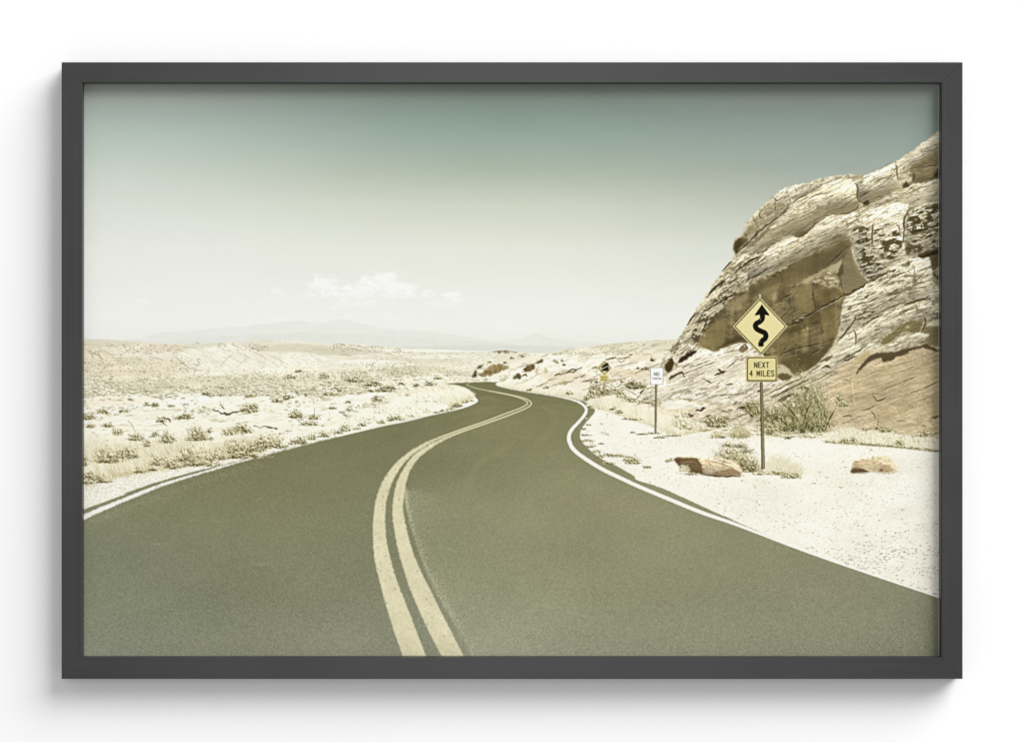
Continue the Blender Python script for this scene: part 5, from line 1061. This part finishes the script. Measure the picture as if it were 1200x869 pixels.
L.new(tc.outputs['Object'], no.inputs['Vector']); L.new(no.outputs['Fac'], bp.inputs['Height']); L.new(bp.outputs['Normal'], P.inputs['Normal'])

KP = (DIST + PRINT_Y - FRONT) / DIST                   # the sheet lies behind the frame's face
def printed(name, poly, layer, parent, label=None):
    """a printed region as a flat sheet polygon sharing the one ink texture"""
    y = PRINT_Y - .00002 * layer
    lim = lambda v, a, b: min(max(v, a), b)
    poly = [(lim(x, 98.6, 1099.9), lim(yy, PY0 + .5, 767.6)) for x, yy in poly]      # the sheet stops short of the mount card at the right and bottom
    bm = bmesh.new(); uvl = bm.loops.layers.uv.new('ink')
    vs_ = []
    for x, yy in poly:
        p = (wx(x) * KP, y, wz(yy) * KP)
        if vs_ and (Vector(p) - vs_[-1].co).length < 2e-5: continue
        vs_.append(bm.verts.new(p))
    if (vs_[0].co - vs_[-1].co).length < 2e-5: bm.verts.remove(vs_.pop())
    f = bm.faces.new(vs_)
    f.normal_update()
    if f.normal.y > 0: f.normal_flip()
    bmesh.ops.triangulate(bm, faces=[f], ngon_method='EAR_CLIP')
    for f in bm.faces:
        for l in f.loops:
            x = l.vert.co.x / KP / MM + 600; yy = 434.5 - l.vert.co.z / KP / MM
            l[uvl].uv = ((x - PX0) / (PX1 - PX0), 1 - (yy - PY0) / (PY1 - PY0))
    me = bpy.data.meshes.new(name); bm.to_mesh(me); bm.free(); me.materials.append(m_print)
    o = link(bpy.data.objects.new(name, me), parent)
    if label: o['label'] = label
    return o
sheet = printed('print', [(PX0, PY0), (PX1, PY0), (PX1, PY1), (PX0, PY1)], 0, picture)
x0, x1, z0, z1 = wx(PX0 + 1) * KP, wx(PX1 - 1) * KP, wz(PY1 - 1) * KP, wz(PY0 + 1) * KP
bx = [(x0, -.0150, z0), (x1, -.0150, z0), (x1, -.0150, z1), (x0, -.0150, z1), (x0, -.01825, z0), (x1, -.01825, z0), (x1, -.01825, z1), (x0, -.01825, z1)]
mesh_obj('mount_card', bx, [(0, 1, 2, 3), (7, 6, 5, 4), (0, 4, 5, 1), (1, 5, 6, 2), (2, 6, 7, 3), (3, 7, 4, 0)], m_back, picture)
printed('printed_sky', [(PX0, PY0), (PX1, PY0), (PX1, 396)] + [tuple(p) for p in hz][::-1] + [(PX0, 396)], 1, sheet)
printed('printed_road', road, 1, sheet)
printed('printed_cliff', cliff, 2, sheet)
printed('printed_boulder', b1, 3, sheet, 'brown boulder with a dark shaded left end')
printed('printed_boulder', b2, 3, sheet, 'pale tan boulder on the gravel')
printed('printed_bush', [(900, 506), (893, 492), (892, 478), (902, 478), (914, 470), (926, 462), (940, 447), (958, 446), (974, 452), (980, 470), (984, 484), (976, 500), (968, 508), (930, 510)], 3, sheet)
def around(*polys): return polys
printed('printed_road_sign', [(707.5, 464), (707.5, 446.8), (702.7, 446.8), (702.7, 439.2), (707.6, 439.2), (700, 431), (708.4, 422.2), (716.8, 431), (709, 439.2), (713.2, 439.2), (713.2, 446.8), (709, 446.8), (708.6, 464)], 3, sheet, 'small yellow steep grade sign')
printed('printed_road_sign', [(767, 508), (767.9, 450.6), (762.2, 450.6), (762, 430.2), (777.4, 430.2), (777.2, 450.6), (770.2, 450.6), (769.5, 508)], 3, sheet, 'small white no parking sign')
printed('printed_road_sign', [(892.3, 549.5), (890.5, 447.2), (874.6, 447.2), (874.6, 417.6), (890.6, 417.2), (858.8, 382.4), (889, 350), (888.8, 344.5), (891.8, 344.5), (892.2, 350), (923, 382.4), (893, 417.2), (911, 417.6), (911, 447.2), (894, 447.2), (896.5, 549.5)], 4, sheet, 'large yellow winding road sign with next 4 miles plate')
